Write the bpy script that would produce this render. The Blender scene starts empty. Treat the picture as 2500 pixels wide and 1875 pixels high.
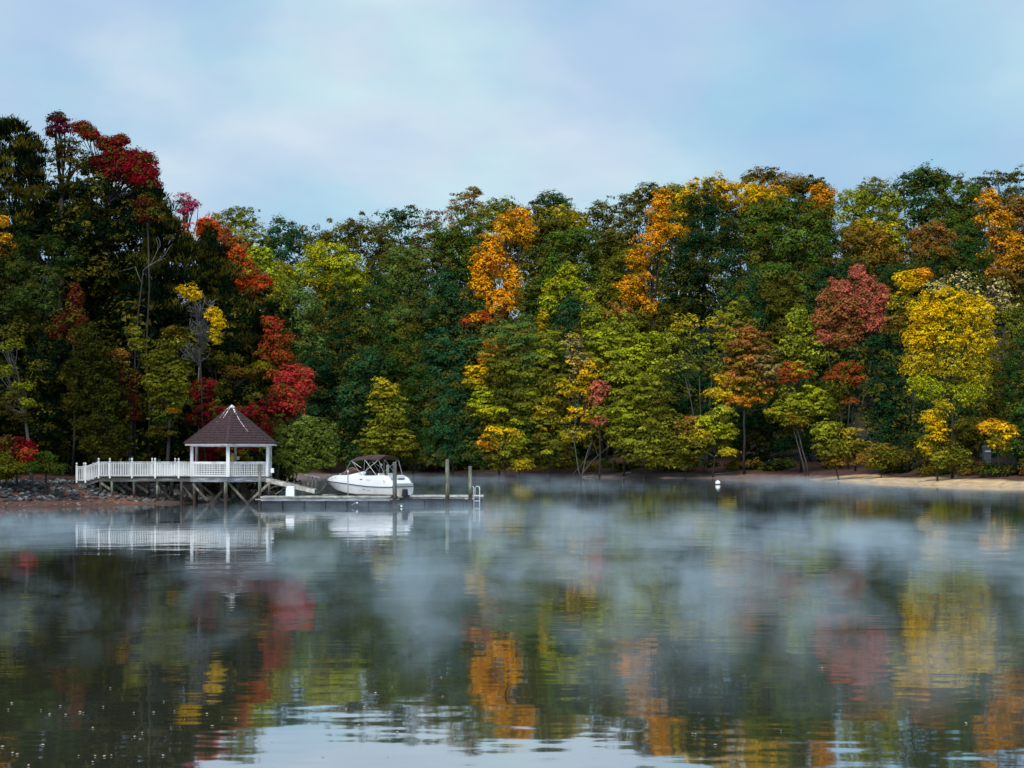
import bpy, math, random
import numpy as np
from mathutils import Vector, Matrix
R = math.radians
RNG = np.random.default_rng(11)
random.seed(5)
SC = bpy.context.scene
COL = SC.collection

# ------------------------------------------------------------------ camera, sky, sun, exposure
CAMZ = 3.0
F = 3611.0            # focal length in photo pixels (photo 2500 wide)
HZ = 1114.0           # row of the horizon in the photo
cam = bpy.data.cameras.new('camera'); camo = bpy.data.objects.new('camera', cam); COL.objects.link(camo)
camo.location = (0, 0, CAMZ); camo.rotation_euler = (R(90), 0, 0)
cam.sensor_width = 36; cam.lens = 36 * F / 2500; cam.shift_y = (HZ - 937.5) / 2500
cam.clip_start = 0.1; cam.clip_end = 3000
SC.camera = camo

W = bpy.data.worlds.new('World'); SC.world = W; W.use_nodes = True
nt = W.node_tree; nt.nodes.clear()
def N(nt, t, **k):
    n = nt.nodes.new(t)
    for a, b in k.items():
        if a == 'inp':
            for c, d in b.items(): n.inputs[c].default_value = d
        else: setattr(n, a, b)
    return n
def ramp(nt, stops, interp='LINEAR'):
    n = nt.nodes.new('ShaderNodeValToRGB'); cr = n.color_ramp; cr.interpolation = interp
    while len(cr.elements) < len(stops): cr.elements.new(0.5)
    for e, (p, c) in zip(cr.elements, stops):
        e.position = p; e.color = (c[0], c[1], c[2], 1) if hasattr(c, '__len__') else (c, c, c, 1)
    return n
SUN_EL, SUN_AZ = R(54), R(200)     # sun behind the camera, a little to the left
out = N(nt, 'ShaderNodeOutputWorld')
sky = N(nt, 'ShaderNodeTexSky', sky_type='NISHITA', sun_disc=False, sun_elevation=SUN_EL, sun_rotation=SUN_AZ)
bg1 = N(nt, 'ShaderNodeBackground', inp={'Strength': 0.06}); nt.links.new(sky.outputs[0], bg1.inputs[0])
tc = N(nt, 'ShaderNodeTexCoord')
mp = N(nt, 'ShaderNodeMapping', inp={'Scale': (1.0, 1.0, 2.0), 'Location': (2.9, 0.1, 0.7)}); nt.links.new(tc.outputs['Generated'], mp.inputs[0])
n1 = N(nt, 'ShaderNodeTexNoise', inp={'Scale': 3.0, 'Detail': 5.0, 'Roughness': 0.48, 'Distortion': 0.2}); nt.links.new(mp.outputs[0], n1.inputs[0])
n2 = N(nt, 'ShaderNodeTexNoise', inp={'Scale': 6.5, 'Detail': 3.0, 'Roughness': 0.5}); nt.links.new(mp.outputs[0], n2.inputs[0])
r1 = ramp(nt, [(0.36, (0.32, 0.53, 0.76)), (0.5, (0.45, 0.62, 0.79)), (0.62, (0.64, 0.76, 0.84))]); nt.links.new(n1.outputs[0], r1.inputs[0])
r2 = ramp(nt, [(0.40, (0.93, 1.03, 1.0)), (0.5, (1, 1, 1)), (0.62, (1.03, 0.992, 1.012))]); nt.links.new(n2.outputs[0], r2.inputs[0])
mm = N(nt, 'ShaderNodeMix', data_type='RGBA', blend_type='MULTIPLY', inp={'Factor': 1.0})
nt.links.new(r1.outputs[0], mm.inputs[6]); nt.links.new(r2.outputs[0], mm.inputs[7])
bg2 = N(nt, 'ShaderNodeBackground', inp={'Strength': 0.90}); nt.links.new(mm.outputs[2], bg2.inputs[0])
mx = N(nt, 'ShaderNodeMixShader', inp={0: 0.9}); nt.links.new(bg1.outputs[0], mx.inputs[1]); nt.links.new(bg2.outputs[0], mx.inputs[2])
nt.links.new(mx.outputs[0], out.inputs[0])

sl = bpy.data.lights.new('sun', 'SUN'); sl.energy = 2.7; sl.angle = R(22); sl.color = (1.0, 0.96, 0.9)
so = bpy.data.objects.new('sun', sl); COL.objects.link(so)
sd = Vector((math.sin(SUN_AZ) * math.cos(SUN_EL), math.cos(SUN_AZ) * math.cos(SUN_EL), math.sin(SUN_EL)))
so.rotation_euler = sd.to_track_quat('Z', 'Y').to_euler(); so.location = (0, 0, 60)
SC.view_settings.view_transform = 'Standard'; SC.view_settings.look = 'None'
SC.view_settings.exposure = 0.30; SC.view_settings.gamma = 1.0; SC.view_settings.use_curve_mapping = False
cy = SC.cycles
cy.use_denoising = True; cy.max_bounces = 6; cy.diffuse_bounces = 2; cy.glossy_bounces = 3; cy.transmission_bounces = 3
cy.volume_bounces = 0; cy.transparent_max_bounces = 8; cy.volume_step_rate = 0.05; cy.volume_max_steps = 160
cy.sample_clamp_indirect = 4.0

# ------------------------------------------------------------------ helpers
def P(px, py, Y):      # photo pixel at a given distance -> world point
    return ((px - 1250) / F * Y, Y, CAMZ - (py - HZ) / F * Y)
def X_(px, Y): return (px - 1250) / F * Y
def Z_(py, Y): return CAMZ - (py - HZ) / F * Y
def s2l(c):
    c = np.asarray(c, float) / 255.0
    return np.where(c <= 0.04045, c / 12.92, ((c + 0.055) / 1.055) ** 2.4)
def tag(o, label=None, cat=None, group=None, kind=None):
    if label: o['label'] = label
    if cat: o['category'] = cat
    if group: o['group'] = group
    if kind: o['kind'] = kind
    return o
def link(o, parent=None, loc=None, rot=None):
    COL.objects.link(o)
    if parent is not None: o.parent = parent
    if loc is not None: o.location = loc
    if rot is not None: o.rotation_euler = rot
    return o
def empty(name, loc, rz=0.0):
    o = bpy.data.objects.new(name, None); o.empty_display_size = 0.3
    return link(o, None, loc, (0, 0, rz))
def mesh_np(name, verts, faces, mat=None, smooth=False):
    me = bpy.data.meshes.new(name)
    me.from_pydata([tuple(v) for v in verts], [], [tuple(f) for f in faces])
    if mat: me.materials.append(mat)
    if smooth: me.shade_smooth()
    me.update(); return me
def mobj(name, verts, faces, mat, parent=None, loc=None, rot=None, smooth=False):
    return link(bpy.data.objects.new(name, mesh_np(name, verts, faces, mat, smooth)), parent, loc, rot)
class MB:
    """collects plain shapes into one mesh"""
    def __init__(s): s.v = []; s.f = []
    def box(s, c, d, rot=None, taper=1.0):
        n = len(s.v)
        for sz in (-1, 1):
            t = 1.0 if sz < 0 else taper
            for sx, sy in ((-1, -1), (1, -1), (1, 1), (-1, 1)):
                p = Vector((sx * d[0] / 2 * t, sy * d[1] / 2 * t, sz * d[2] / 2))
                if rot is not None: p = rot @ p
                s.v.append((p.x + c[0], p.y + c[1], p.z + c[2]))
        s.f += [(n, n+3, n+2, n+1), (n+4, n+5, n+6, n+7), (n, n+1, n+5, n+4), (n+1, n+2, n+6, n+5), (n+2, n+3, n+7, n+6), (n+3, n, n+4, n+7)]
        return s
    def bar(s, a, b, w, h):          # beam of section w x h from a to b
        a = Vector(a); b = Vector(b); d = b - a; L = d.length
        q = d.to_track_quat('X', 'Z').to_matrix()
        return s.box((a + b) / 2, (L, w, h), q)
    def tube(s, pts, r, n=8, r2=None, caps=True):
        pts = [Vector(p) for p in pts]; m = len(pts); base = len(s.v)
        for i, p in enumerate(pts):
            t = (pts[min(i + 1, m - 1)] - pts[max(i - 1, 0)]).normalized()
            up = Vector((0, 0, 1)) if abs(t.z) < 0.9 else Vector((1, 0, 0))
            a = t.cross(up).normalized(); b = t.cross(a)
            rr = r if r2 is None else r + (r2 - r) * i / (m - 1)
            for k in range(n):
                an = 2 * math.pi * k / n
                q = p + a * math.cos(an) * rr + b * math.sin(an) * rr
                s.v.append((q.x, q.y, q.z))
        for i in range(m - 1):
            for k in range(n):
                k2 = (k + 1) % n
                s.f.append((base + i*n + k, base + i*n + k2, base + (i+1)*n + k2, base + (i+1)*n + k))
        if caps:
            s.f.append(tuple(base + k for k in range(n))[::-1]); s.f.append(tuple(base + (m-1)*n + k for k in range(n)))
        return s
    def lathe(s, prof, c=(0, 0, 0), n=10):
        base = len(s.v)
        for r, z in prof:
            for k in range(n):
                an = 2 * math.pi * k / n
                s.v.append((c[0] + r * math.cos(an), c[1] + r * math.sin(an), c[2] + z))
        for i in range(len(prof) - 1):
            for k in range(n):
                k2 = (k + 1) % n
                s.f.append((base + i*n + k, base + i*n + k2, base + (i+1)*n + k2, base + (i+1)*n + k))
        return s
    def build(s, name, mat, parent=None, loc=None, rot=None, smooth=False):
        return mobj(name, s.v, s.f, mat, parent, loc, rot, smooth)
_cache = {}
def shared(key, fn):
    if key not in _cache: _cache[key] = fn()
    return _cache[key]
def sbox(name, d, mat, parent, loc, rot=None):      # a box that shares its mesh with equal boxes
    key = ('box', tuple(round(x, 3) for x in d), mat.name)
    me = shared(key, lambda: mesh_np(name, *(lambda m: (m.v, m.f))(MB().box((0, 0, 0), d)), mat))
    return link(bpy.data.objects.new(name, me), parent, loc, rot)

# ------------------------------------------------------------------ materials
def mat_new(name):
    m = bpy.data.materials.new(name); m.use_nodes = True
    nt = m.node_tree; nt.nodes.clear()
    o = N(nt, 'ShaderNodeOutputMaterial'); b = N(nt, 'ShaderNodeBsdfPrincipled'); nt.links.new(b.outputs[0], o.inputs[0])
    return m, nt, b, o
def noisy(name, stops, scale=2.0, rough=0.7, detail=5.0, stretch=(1, 1, 1), bump=0.0, coords='Object', bscale=None, rnd=0.0, metal=0.0):
    m, nt, b, o = mat_new(name)
    tc = N(nt, 'ShaderNodeTexCoord'); mp = N(nt, 'ShaderNodeMapping', inp={'Scale': stretch}); nt.links.new(tc.outputs[coords], mp.inputs[0])
    n = N(nt, 'ShaderNodeTexNoise', inp={'Scale': scale, 'Detail': detail, 'Roughness': 0.6}); nt.links.new(mp.outputs[0], n.inputs[0])
    if rnd:
        oi = N(nt, 'ShaderNodeObjectInfo'); ad = N(nt, 'ShaderNodeMath', operation='MULTIPLY_ADD', inp={1: rnd, 2: -rnd / 2}); nt.links.new(oi.outputs['Random'], ad.inputs[0])
        a2 = N(nt, 'ShaderNodeMath', operation='ADD'); nt.links.new(ad.outputs[0], a2.inputs[0]); nt.links.new(n.outputs[0], a2.inputs[1]); src = a2.outputs[0]
    else: src = n.outputs[0]
    r = ramp(nt, stops); nt.links.new(src, r.inputs[0]); nt.links.new(r.outputs[0], b.inputs['Base Color'])
    b.inputs['Roughness'].default_value = rough; b.inputs['Metallic'].default_value = metal
    if bump:
        nb = N(nt, 'ShaderNodeTexNoise', inp={'Scale': bscale or scale * 3, 'Detail': 6.0}); nt.links.new(mp.outputs[0], nb.inputs[0])
        bp = N(nt, 'ShaderNodeBump', inp={'Strength': bump, 'Distance': 0.03}); nt.links.new(nb.outputs[0], bp.inputs['Height']); nt.links.new(bp.outputs[0], b.inputs['Normal'])
    return m
M = {}
M['white'] = noisy('white_paint', [(0.28, (0.34, 0.36, 0.36)), (0.42, (0.60, 0.62, 0.64)), (0.6, (0.72, 0.73, 0.74))], 2.5, 0.6, stretch=(1, 1, 0.35), rnd=0.3)
M['gel'] = noisy('gelcoat', [(0.3, (0.66, 0.67, 0.69)), (0.7, (0.76, 0.76, 0.77))], 1.2, 0.22)
M['cream'] = noisy('stained_hull', [(0.3, (0.62, 0.52, 0.36)), (0.55, (0.76, 0.72, 0.62)), (0.75, (0.80, 0.79, 0.76))], 1.1, 0.35)
M['plastic'] = noisy('white_plastic', [(0.3, (0.72, 0.74, 0.77)), (0.7, (0.82, 0.83, 0.85))], 2, 0.4)
M['pale_wood'] = noisy('sun_bleached_wood', [(0.3, (0.17, 0.16, 0.13)), (0.5, (0.38, 0.37, 0.33)), (0.72, (0.62, 0.61, 0.56))], 2.5, 0.7, stretch=(1, 3, 1), bump=0.3, rnd=0.3)
M['fascia'] = noisy('grey_weathered_fascia', [(0.3, (0.06, 0.065, 0.08)), (0.5, (0.19, 0.21, 0.24)), (0.72, (0.42, 0.46, 0.49))], 2.0, 0.75, stretch=(0.5, 1, 4), bump=0.3)
M['roof'] = noisy('plum_brown_shingle', [(0.25, (0.012, 0.005, 0.007)), (0.5, (0.040, 0.017, 0.021)), (0.75, (0.085, 0.042, 0.047))], 9.0, 0.85, detail=6, bump=0.5)
M['black'] = noisy('black_float_plastic', [(0.3, (0.006, 0.008, 0.016)), (0.7, (0.02, 0.024, 0.038))], 2, 0.5)
M['rub'] = noisy('dark_rub_rail', [(0.3, (0.012, 0.008, 0.02)), (0.7, (0.03, 0.02, 0.045))], 3, 0.4)
M['canvas'] = noisy('brown_canvas', [(0.3, (0.030, 0.014, 0.012)), (0.6, (0.07, 0.033, 0.028)), (0.8, (0.11, 0.055, 0.048))], 2, 1.0)
M['canvas2'] = noisy('rust_brown_cover', [(0.3, (0.030, 0.012, 0.008)), (0.7, (0.09, 0.035, 0.022))], 3, 0.85)
M['steel'] = noisy('polished_steel', [(0.3, (0.6, 0.62, 0.64)), (0.7, (0.8, 0.8, 0.8))], 4, 0.35)
M['dull_steel'] = noisy('dull_steel', [(0.3, (0.2, 0.21, 0.22)), (0.7, (0.36, 0.37, 0.38))], 4, 0.5)
M['yellow'] = noisy('yellow_plastic', [(0.3, (0.62, 0.48, 0.08)), (0.7, (0.70, 0.60, 0.18))], 3, 0.4)
M['dash'] = noisy('dark_dash', [(0.3, (0.02, 0.024, 0.03)), (0.7, (0.08, 0.09, 0.1))], 6, 0.4)
M['green'] = noisy('green_plastic', [(0.3, (0.02, 0.22, 0.12)), (0.7, (0.05, 0.38, 0.22))], 3, 0.4)
M['rock'] = noisy('grey_rock', [(0.28, (0.018, 0.020, 0.024)), (0.5, (0.062, 0.07, 0.072)), (0.78, (0.20, 0.21, 0.205))], 2.0, 0.85, bump=0.5, rnd=0.45)
M['rock_tan'] = noisy('tan_rock', [(0.28, (0.045, 0.034, 0.026)), (0.5, (0.11, 0.088, 0.07)), (0.78, (0.28, 0.25, 0.21))], 2.0, 0.85, bump=0.5, rnd=0.45)
M['grey_tin'] = noisy('grey_painted_metal', [(0.3, (0.07, 0.08, 0.09)), (0.7, (0.16, 0.18, 0.2))], 3, 0.5)
M['twig'] = noisy('bare_grey_twig', [(0.3, (0.07, 0.068, 0.065)), (0.7, (0.17, 0.165, 0.16))], 3, 0.9)
M['driftwood'] = noisy('pale_driftwood', [(0.3, (0.24, 0.19, 0.15)), (0.7, (0.5, 0.42, 0.35))], 3, 0.9)
M['bark'] = noisy('dark_bark', [(0.3, (0.010, 0.008, 0.007)), (0.6, (0.026, 0.022, 0.018)), (0.8, (0.06, 0.054, 0.046))], 4, 0.9, stretch=(1, 1, 0.2), bump=0.4)
M['bark_pale'] = noisy('pale_bark', [(0.3, (0.04, 0.037, 0.030)), (0.6, (0.09, 0.085, 0.072)), (0.8, (0.16, 0.155, 0.135))], 4, 0.9, stretch=(1, 1, 0.2), bump=0.4)
def piling_mat(name, dry, rndv=0.3, wet=(0.030, 0.016, 0.012), z0=0.55, z1=1.15):
    m, nt, b, o = mat_new(name)
    g = N(nt, 'ShaderNodeNewGeometry'); mp = N(nt, 'ShaderNodeMapping', inp={'Scale': (3.0, 3.0, 0.5)}); nt.links.new(g.outputs['Position'], mp.inputs[0])
    n = N(nt, 'ShaderNodeTexNoise', inp={'Scale': 2.2, 'Detail': 6.0, 'Roughness': 0.65}); nt.links.new(mp.outputs[0], n.inputs[0])
    oi = N(nt, 'ShaderNodeObjectInfo'); a1 = N(nt, 'ShaderNodeMath', operation='MULTIPLY_ADD', inp={1: rndv, 2: -rndv / 2}); nt.links.new(oi.outputs['Random'], a1.inputs[0])
    a2 = N(nt, 'ShaderNodeMath', operation='ADD'); nt.links.new(a1.outputs[0], a2.inputs[0]); nt.links.new(n.outputs[0], a2.inputs[1])
    r = ramp(nt, dry); nt.links.new(a2.outputs[0], r.inputs[0])
    sp = N(nt, 'ShaderNodeSeparateXYZ'); nt.links.new(g.outputs['Position'], sp.inputs[0])
    a3 = N(nt, 'ShaderNodeMath', operation='MULTIPLY_ADD', inp={1: 0.5, 2: -0.25}); nt.links.new(n.outputs[0], a3.inputs[0])
    a4 = N(nt, 'ShaderNodeMath', operation='ADD'); nt.links.new(sp.outputs[2], a4.inputs[0]); nt.links.new(a3.outputs[0], a4.inputs[1])
    mr = N(nt, 'ShaderNodeMapRange', inp={1: z0, 2: z1}); nt.links.new(a4.outputs[0], mr.inputs[0])
    mx = N(nt, 'ShaderNodeMix', data_type='RGBA', inp={6: (*wet, 1)}); nt.links.new(mr.outputs[0], mx.inputs[0]); nt.links.new(r.outputs[0], mx.inputs[7])
    nt.links.new(mx.outputs[2], b.inputs['Base Color']); b.inputs['Roughness'].default_value = 0.85
    bp = N(nt, 'ShaderNodeBump', inp={'Strength': 0.4, 'Distance': 0.02}); nt.links.new(n.outputs[0], bp.inputs['Height']); nt.links.new(bp.outputs[0], b.inputs['Normal'])
    return m
M['piling'] = piling_mat('weathered_piling', [(0.3, (0.035, 0.035, 0.032)), (0.5, (0.10, 0.10, 0.088)), (0.75, (0.24, 0.245, 0.21))])
M['pile_pale'] = piling_mat('pale_piling', [(0.3, (0.05, 0.055, 0.042)), (0.5, (0.145, 0.16, 0.12)), (0.74, (0.34, 0.36, 0.29))])
M['streak'] = noisy('pale_streak', [(0.44, (0.06, 0.03, 0.035)), (0.50, (0.45, 0.43, 0.43)), (0.6, (0.78, 0.78, 0.78))], 7.0, 0.8)
M['brace'] = piling_mat('brace_wood', [(0.3, (0.025, 0.022, 0.018)), (0.52, (0.075, 0.068, 0.052)), (0.78, (0.26, 0.24, 0.19))], 0.45, z0=0.15, z1=0.7)
M['beam'] = noisy('dark_beam', [(0.3, (0.03, 0.03, 0.028)), (0.5, (0.08, 0.08, 0.075)), (0.7, (0.22, 0.23, 0.23))], 1.6, 0.85, stretch=(0.4, 1, 3), bump=0.3)

# ------------------------------------------------------------------ terrain and water
SHORE_PX = [(0,1243),(70,1241),(150,1239),(220,1236),(300,1233),(380,1231),(450,1229),(520,1226),(560,1222),(600,1200),(640,1185),(700,1170),(780,1164),(900,1162.5),(1000,1162),
            (1250,1163.5),(1500,1166),(1750,1168),(1950,1170),(2030,1173),(2060,1177),(2110,1179),(2200,1183),(2350,1187),(2500,1190)]
chain = [(-260, -60), (-110, 30), (-60, 68)]
for px, py in SHORE_PX:
    Y = CAMZ * F / (py - HZ); chain.append((X_(px, Y), Y))
chain += [(75, 133), (110, 118), (170, 70), (280, -60)]
# a little irregularity along the water's edge
CH = []
rr = random.Random(3)
for (x0, y0), (x1, y1) in zip(chain[:-1], chain[1:]):
    L = math.hypot(x1 - x0, y1 - y0); n = max(1, int(L / 4))
    for k in range(n):
        t = k / n; j = 0.28 if k else 0.0
        CH.append((x0 + (x1 - x0) * t + rr.uniform(-j, j), y0 + (y1 - y0) * t + rr.uniform(-j, j)))
CH.append(chain[-1]); CH = np.array(CH)
POLY = np.vstack([CH, [[420, -900], [-420, -900]]])
def shore_dist(x, y):
    x = np.atleast_1d(np.asarray(x, float)); y = np.atleast_1d(np.asarray(y, float))
    best = np.full(x.shape, 1e9)
    for (x0, y0), (x1, y1) in zip(CH[:-1], CH[1:]):
        dx, dy = x1 - x0, y1 - y0; t = np.clip(((x - x0) * dx + (y - y0) * dy) / (dx*dx + dy*dy + 1e-9), 0, 1)
        best = np.minimum(best, (x - x0 - t*dx)**2 + (y - y0 - t*dy)**2)
    inside = np.zeros(x.shape, bool)
    for (x0, y0), (x1, y1) in zip(POLY, np.roll(POLY, -1, 0)):
        c = ((y0 > y) != (y1 > y)) & (x < (x1 - x0) * (y - y0) / (y1 - y0 + 1e-12) + x0)
        inside ^= c
    return np.where(inside, -1, 1) * np.sqrt(best)
def sst(t): t = np.clip(t, 0, 1); return t*t*(3 - 2*t)
def fbm(x, y, s=1.0, seed=0):
    v = 0; a = 1.0
    for k in range(4):
        f = s * 2**k; q = seed * 1.7 + k * 2.1
        v = v + a * (np.sin(x*f + 1.3*np.sin(y*f*0.7 + q) + q) * np.cos(y*f*0.9 + 1.1*np.sin(x*f*0.6 + 2*q)))
        a *= 0.5
    return v
def ground(x, y, d=None):
    x = np.atleast_1d(np.asarray(x, float)); y = np.atleast_1d(np.asarray(y, float))
    if d is None: d = shore_dist(x, y)
    wl = sst((-12 - x) / 18) * (1 - sst((y - 125) / 60))
    sand = sst((x - 34) / 6) * (1 - sst((y - 186) / 8))
    near = np.interp(d, [-60, -5, 0, 3, 5.2, 9], [-4, -0.7, 0, 0.42, 1.30, 1.7])
    nsnd = np.interp(d, [-60, -5, 0, 5, 8, 14], [-4, -0.5, 0, 0.48, 0.66, 1.3])
    farp = np.interp(d, [-60, -5, 0, 4, 7, 10], [-4, -0.7, 0, 0.5, 0.95, 1.4])
    b = near * wl + (1 - wl) * (nsnd * sand + farp * (1 - sand))
    hl = np.interp(d, [0, 9, 30, 80, 200, 700], [0, 0, 2.5, 9, 25, 40])
    hf = np.interp(d, [0, 10, 25, 70, 110, 200, 700], [0, 0, 3.0, 22, 29, 33, 45])
    h = b + hl * wl + hf * (1 - wl)
    return h + np.where(d > 0, np.clip(d, 0, 1.5) / 1.5 * 0.05 * fbm(x, y, 0.9) + np.clip((d - 5) / 10, 0, 1) * 0.35 * fbm(x, y, 0.15, 3), 0)
def gz(x, y): return float(ground(x, y)[0])
def axis(lo, hi, dense0, dense1, step, coarse):
    a = list(np.arange(dense0, dense1, step)); g = coarse; v = dense0
    while v > lo: v -= g; g *= 1.3; a.insert(0, v)
    g = coarse; v = a[-1]
    while v < hi: v += g; g *= 1.3; a.append(v)
    return np.array(a)
def build_terrain():
    xs = axis(-1500, 1500, -62, 96, 1.1, 3); ys = axis(-1200, 2600, 78, 232, 0.9, 3)
    gx, gy = np.meshgrid(xs, ys); x = gx.ravel(); y = gy.ravel(); d = shore_dist(x, y); z = ground(x, y, d)
    nx, ny = len(xs), len(ys)
    v = np.stack([x, y, z], 1)
    i = np.arange(nx - 1)[None, :] + nx * np.arange(ny - 1)[:, None]; i = i.ravel()
    q = np.stack([i, i + 1, i + 1 + nx, i + nx], 1)
    me = bpy.data.meshes.new('ground'); me.vertices.add(len(v)); me.vertices.foreach_set('co', v.ravel())
    me.loops.add(q.size); me.loops.foreach_set('vertex_index', q.ravel().astype(np.int32))
    me.polygons.add(len(q)); me.polygons.foreach_set('loop_start', np.arange(0, q.size, 4, dtype=np.int32)); me.polygons.foreach_set('loop_total', np.full(len(q), 4, np.int32))
    me.update(calc_edges=True); me.shade_smooth()
    # ground cover by place: red clay (left), pale sand spit (right), brown mud and litter elsewhere
    clay = s2l((98, 56, 42)); mud = s2l((118, 96, 84)); sandc = s2l((214, 178, 128)); litter = s2l((74, 42, 30)); duff = s2l((38, 30, 20)); orange = s2l((150, 92, 52)); grey = s2l((92, 82, 76))
    wl = sst((-11 - x) / 10) * (1 - sst((y - 112) / 12)); sand = sst((x - 34.5) / 2.0) * (1 - sst((y - 188) / 4))
    beach = clay * wl[:, None] + mud * (1 - wl)[:, None]
    om = np.exp(-(((x + 24.2) / 1.7)**2 + ((y - 94.5) / 3)**2)); beach = beach * (1 - om)[:, None] + orange * om[:, None]
    gm = sst((x + 23.3) / 1.5) * wl; beach = beach * (1 - 0.8 * gm)[:, None] + grey * (0.8 * gm)[:, None]
    beach = beach * (1 - sand)[:, None] + sandc * sand[:, None]
    lim = 3.4 * (1 - sand) + 5.6 * sand; lim = lim + 0.9 * fbm(x, y, 0.35, 5)
    t = sst((d - lim) / 1.2)[:, None]; c = beach * (1 - t) + litter * t
    t = sst((d - 10) / 8)[:, None]; c = c * (1 - t) + duff * t
    wet = sst(1 - (d + 0.1) / 0.9)[:, None]; c = c * (1 - 0.45 * wet * (1 - 0.5 * sand[:, None]))
    band = 0.5 + 0.5 * np.sin(z * 26 + 0.8 * fbm(x, y, 0.2, 8)); c = c * (1 - 0.38 * (band * (d < 9) * (d > 0))[:, None])
    at = me.color_attributes.new('Cover', 'FLOAT_COLOR', 'POINT')
    at.data.foreach_set('color', np.concatenate([np.clip(c, 0, 1), np.ones((len(c), 1))], 1).astype(np.float32).ravel())
    m, nt, b, o = mat_new('ground_cover')
    a = N(nt, 'ShaderNodeVertexColor', layer_name='Cover'); g = N(nt, 'ShaderNodeNewGeometry')
    n = N(nt, 'ShaderNodeTexNoise', inp={'Scale': 1.6, 'Detail': 8.0, 'Roughness': 0.7}); nt.links.new(g.outputs['Position'], n.inputs[0])
    r = ramp(nt, [(0.3, (0.45, 0.42, 0.42)), (0.5, (1, 1, 1)), (0.68, (1.5, 1.45, 1.35))]); nt.links.new(n.outputs[0], r.inputs[0])
    mm = N(nt, 'ShaderNodeMix', data_type='RGBA', blend_type='MULTIPLY', inp={0: 1.0}); nt.links.new(a.outputs[0], mm.inputs[6]); nt.links.new(r.outputs[0], mm.inputs[7])
    nt.links.new(mm.outputs[2], b.inputs['Base Color']); b.inputs['Roughness'].default_value = 0.9
    n2 = N(nt, 'ShaderNodeTexNoise', inp={'Scale': 5.0, 'Detail': 6.0, 'Roughness': 0.7}); nt.links.new(g.outputs['Position'], n2.inputs[0])
    bp = N(nt, 'ShaderNodeBump', inp={'Strength': 0.8, 'Distance': 0.12}); nt.links.new(n2.outputs[0], bp.inputs['Height']); nt.links.new(bp.outputs[0], b.inputs['Normal'])
    me.materials.append(m)
    ob = link(bpy.data.objects.new('ground', me)); tag(ob, kind='structure')
build_terrain()

def build_water():
    m = bpy.data.materials.new('lake_water'); m.use_nodes = True; nt = m.node_tree; nt.nodes.clear()
    o = N(nt, 'ShaderNodeOutputMaterial'); g = N(nt, 'ShaderNodeNewGeometry')
    def wave(scale, sx, sy, det, rough=0.5):
        mp = N(nt, 'ShaderNodeMapping', inp={'Scale': (sx, sy, 1.0), 'Rotation': (0, 0, 0.12)}); nt.links.new(g.outputs['Position'], mp.inputs[0])
        n = N(nt, 'ShaderNodeTexNoise', inp={'Scale': scale, 'Detail': det, 'Roughness': rough}); nt.links.new(mp.outputs[0], n.inputs[0]); return n
    w1 = wave(0.55, 0.6, 1.0, 3.0); w2 = wave(2.4, 0.45, 1.0, 2.0)
    pt = wave(0.05, 1.0, 0.5, 2.0)             # calm and ruffled patches
    pr = ramp(nt, [(0.38, 0.25), (0.62, 1.0)]); nt.links.new(pt.outputs[0], pr.inputs[0])
    b1 = N(nt, 'ShaderNodeBump', inp={'Strength': 1.0, 'Distance': WAVE1}); nt.links.new(w1.outputs[0], b1.inputs['Height'])
    ml = N(nt, 'ShaderNodeMath', operation='MULTIPLY'); nt.links.new(w2.outputs[0], ml.inputs[0]); nt.links.new(pr.outputs[0], ml.inputs[1])
    b2 = N(nt, 'ShaderNodeBump', inp={'Strength': 1.0, 'Distance': WAVE2}); nt.links.new(ml.outputs[0], b2.inputs['Height']); nt.links.new(b1.outputs[0], b2.inputs['Normal'])
    gl = N(nt, 'ShaderNodeBsdfGlossy', inp={'Color': (0.98, 0.99, 1.0, 1), 'Roughness': 0.032}); nt.links.new(b2.outputs[0], gl.inputs['Normal'])
    df = N(nt, 'ShaderNodeBsdfDiffuse', inp={'Color': (0.045, 0.048, 0.032, 1)})
    fr = N(nt, 'ShaderNodeFresnel', inp={'IOR': 1.6}); nt.links.new(b2.outputs[0], fr.inputs['Normal'])
    pw = N(nt, 'ShaderNodeMath', operation='POWER', inp={1: 0.36}); nt.links.new(fr.outputs[0], pw.inputs[0])
    mx = N(nt, 'ShaderNodeMixShader'); nt.links.new(pw.outputs[0], mx.inputs[0]); nt.links.new(df.outputs[0], mx.inputs[1]); nt.links.new(gl.outputs[0], mx.inputs[2])
    nt.links.new(mx.outputs[0], o.inputs[0])
    ob = mobj('water', [(-1400, -1100, 0), (1400, -1100, 0), (1400, 400, 0), (-1400, 400, 0)], [(0, 1, 2, 3)], m); tag(ob, kind='structure')
WAVE1, WAVE2 = 0.0115, 0.0022
build_water()

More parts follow.
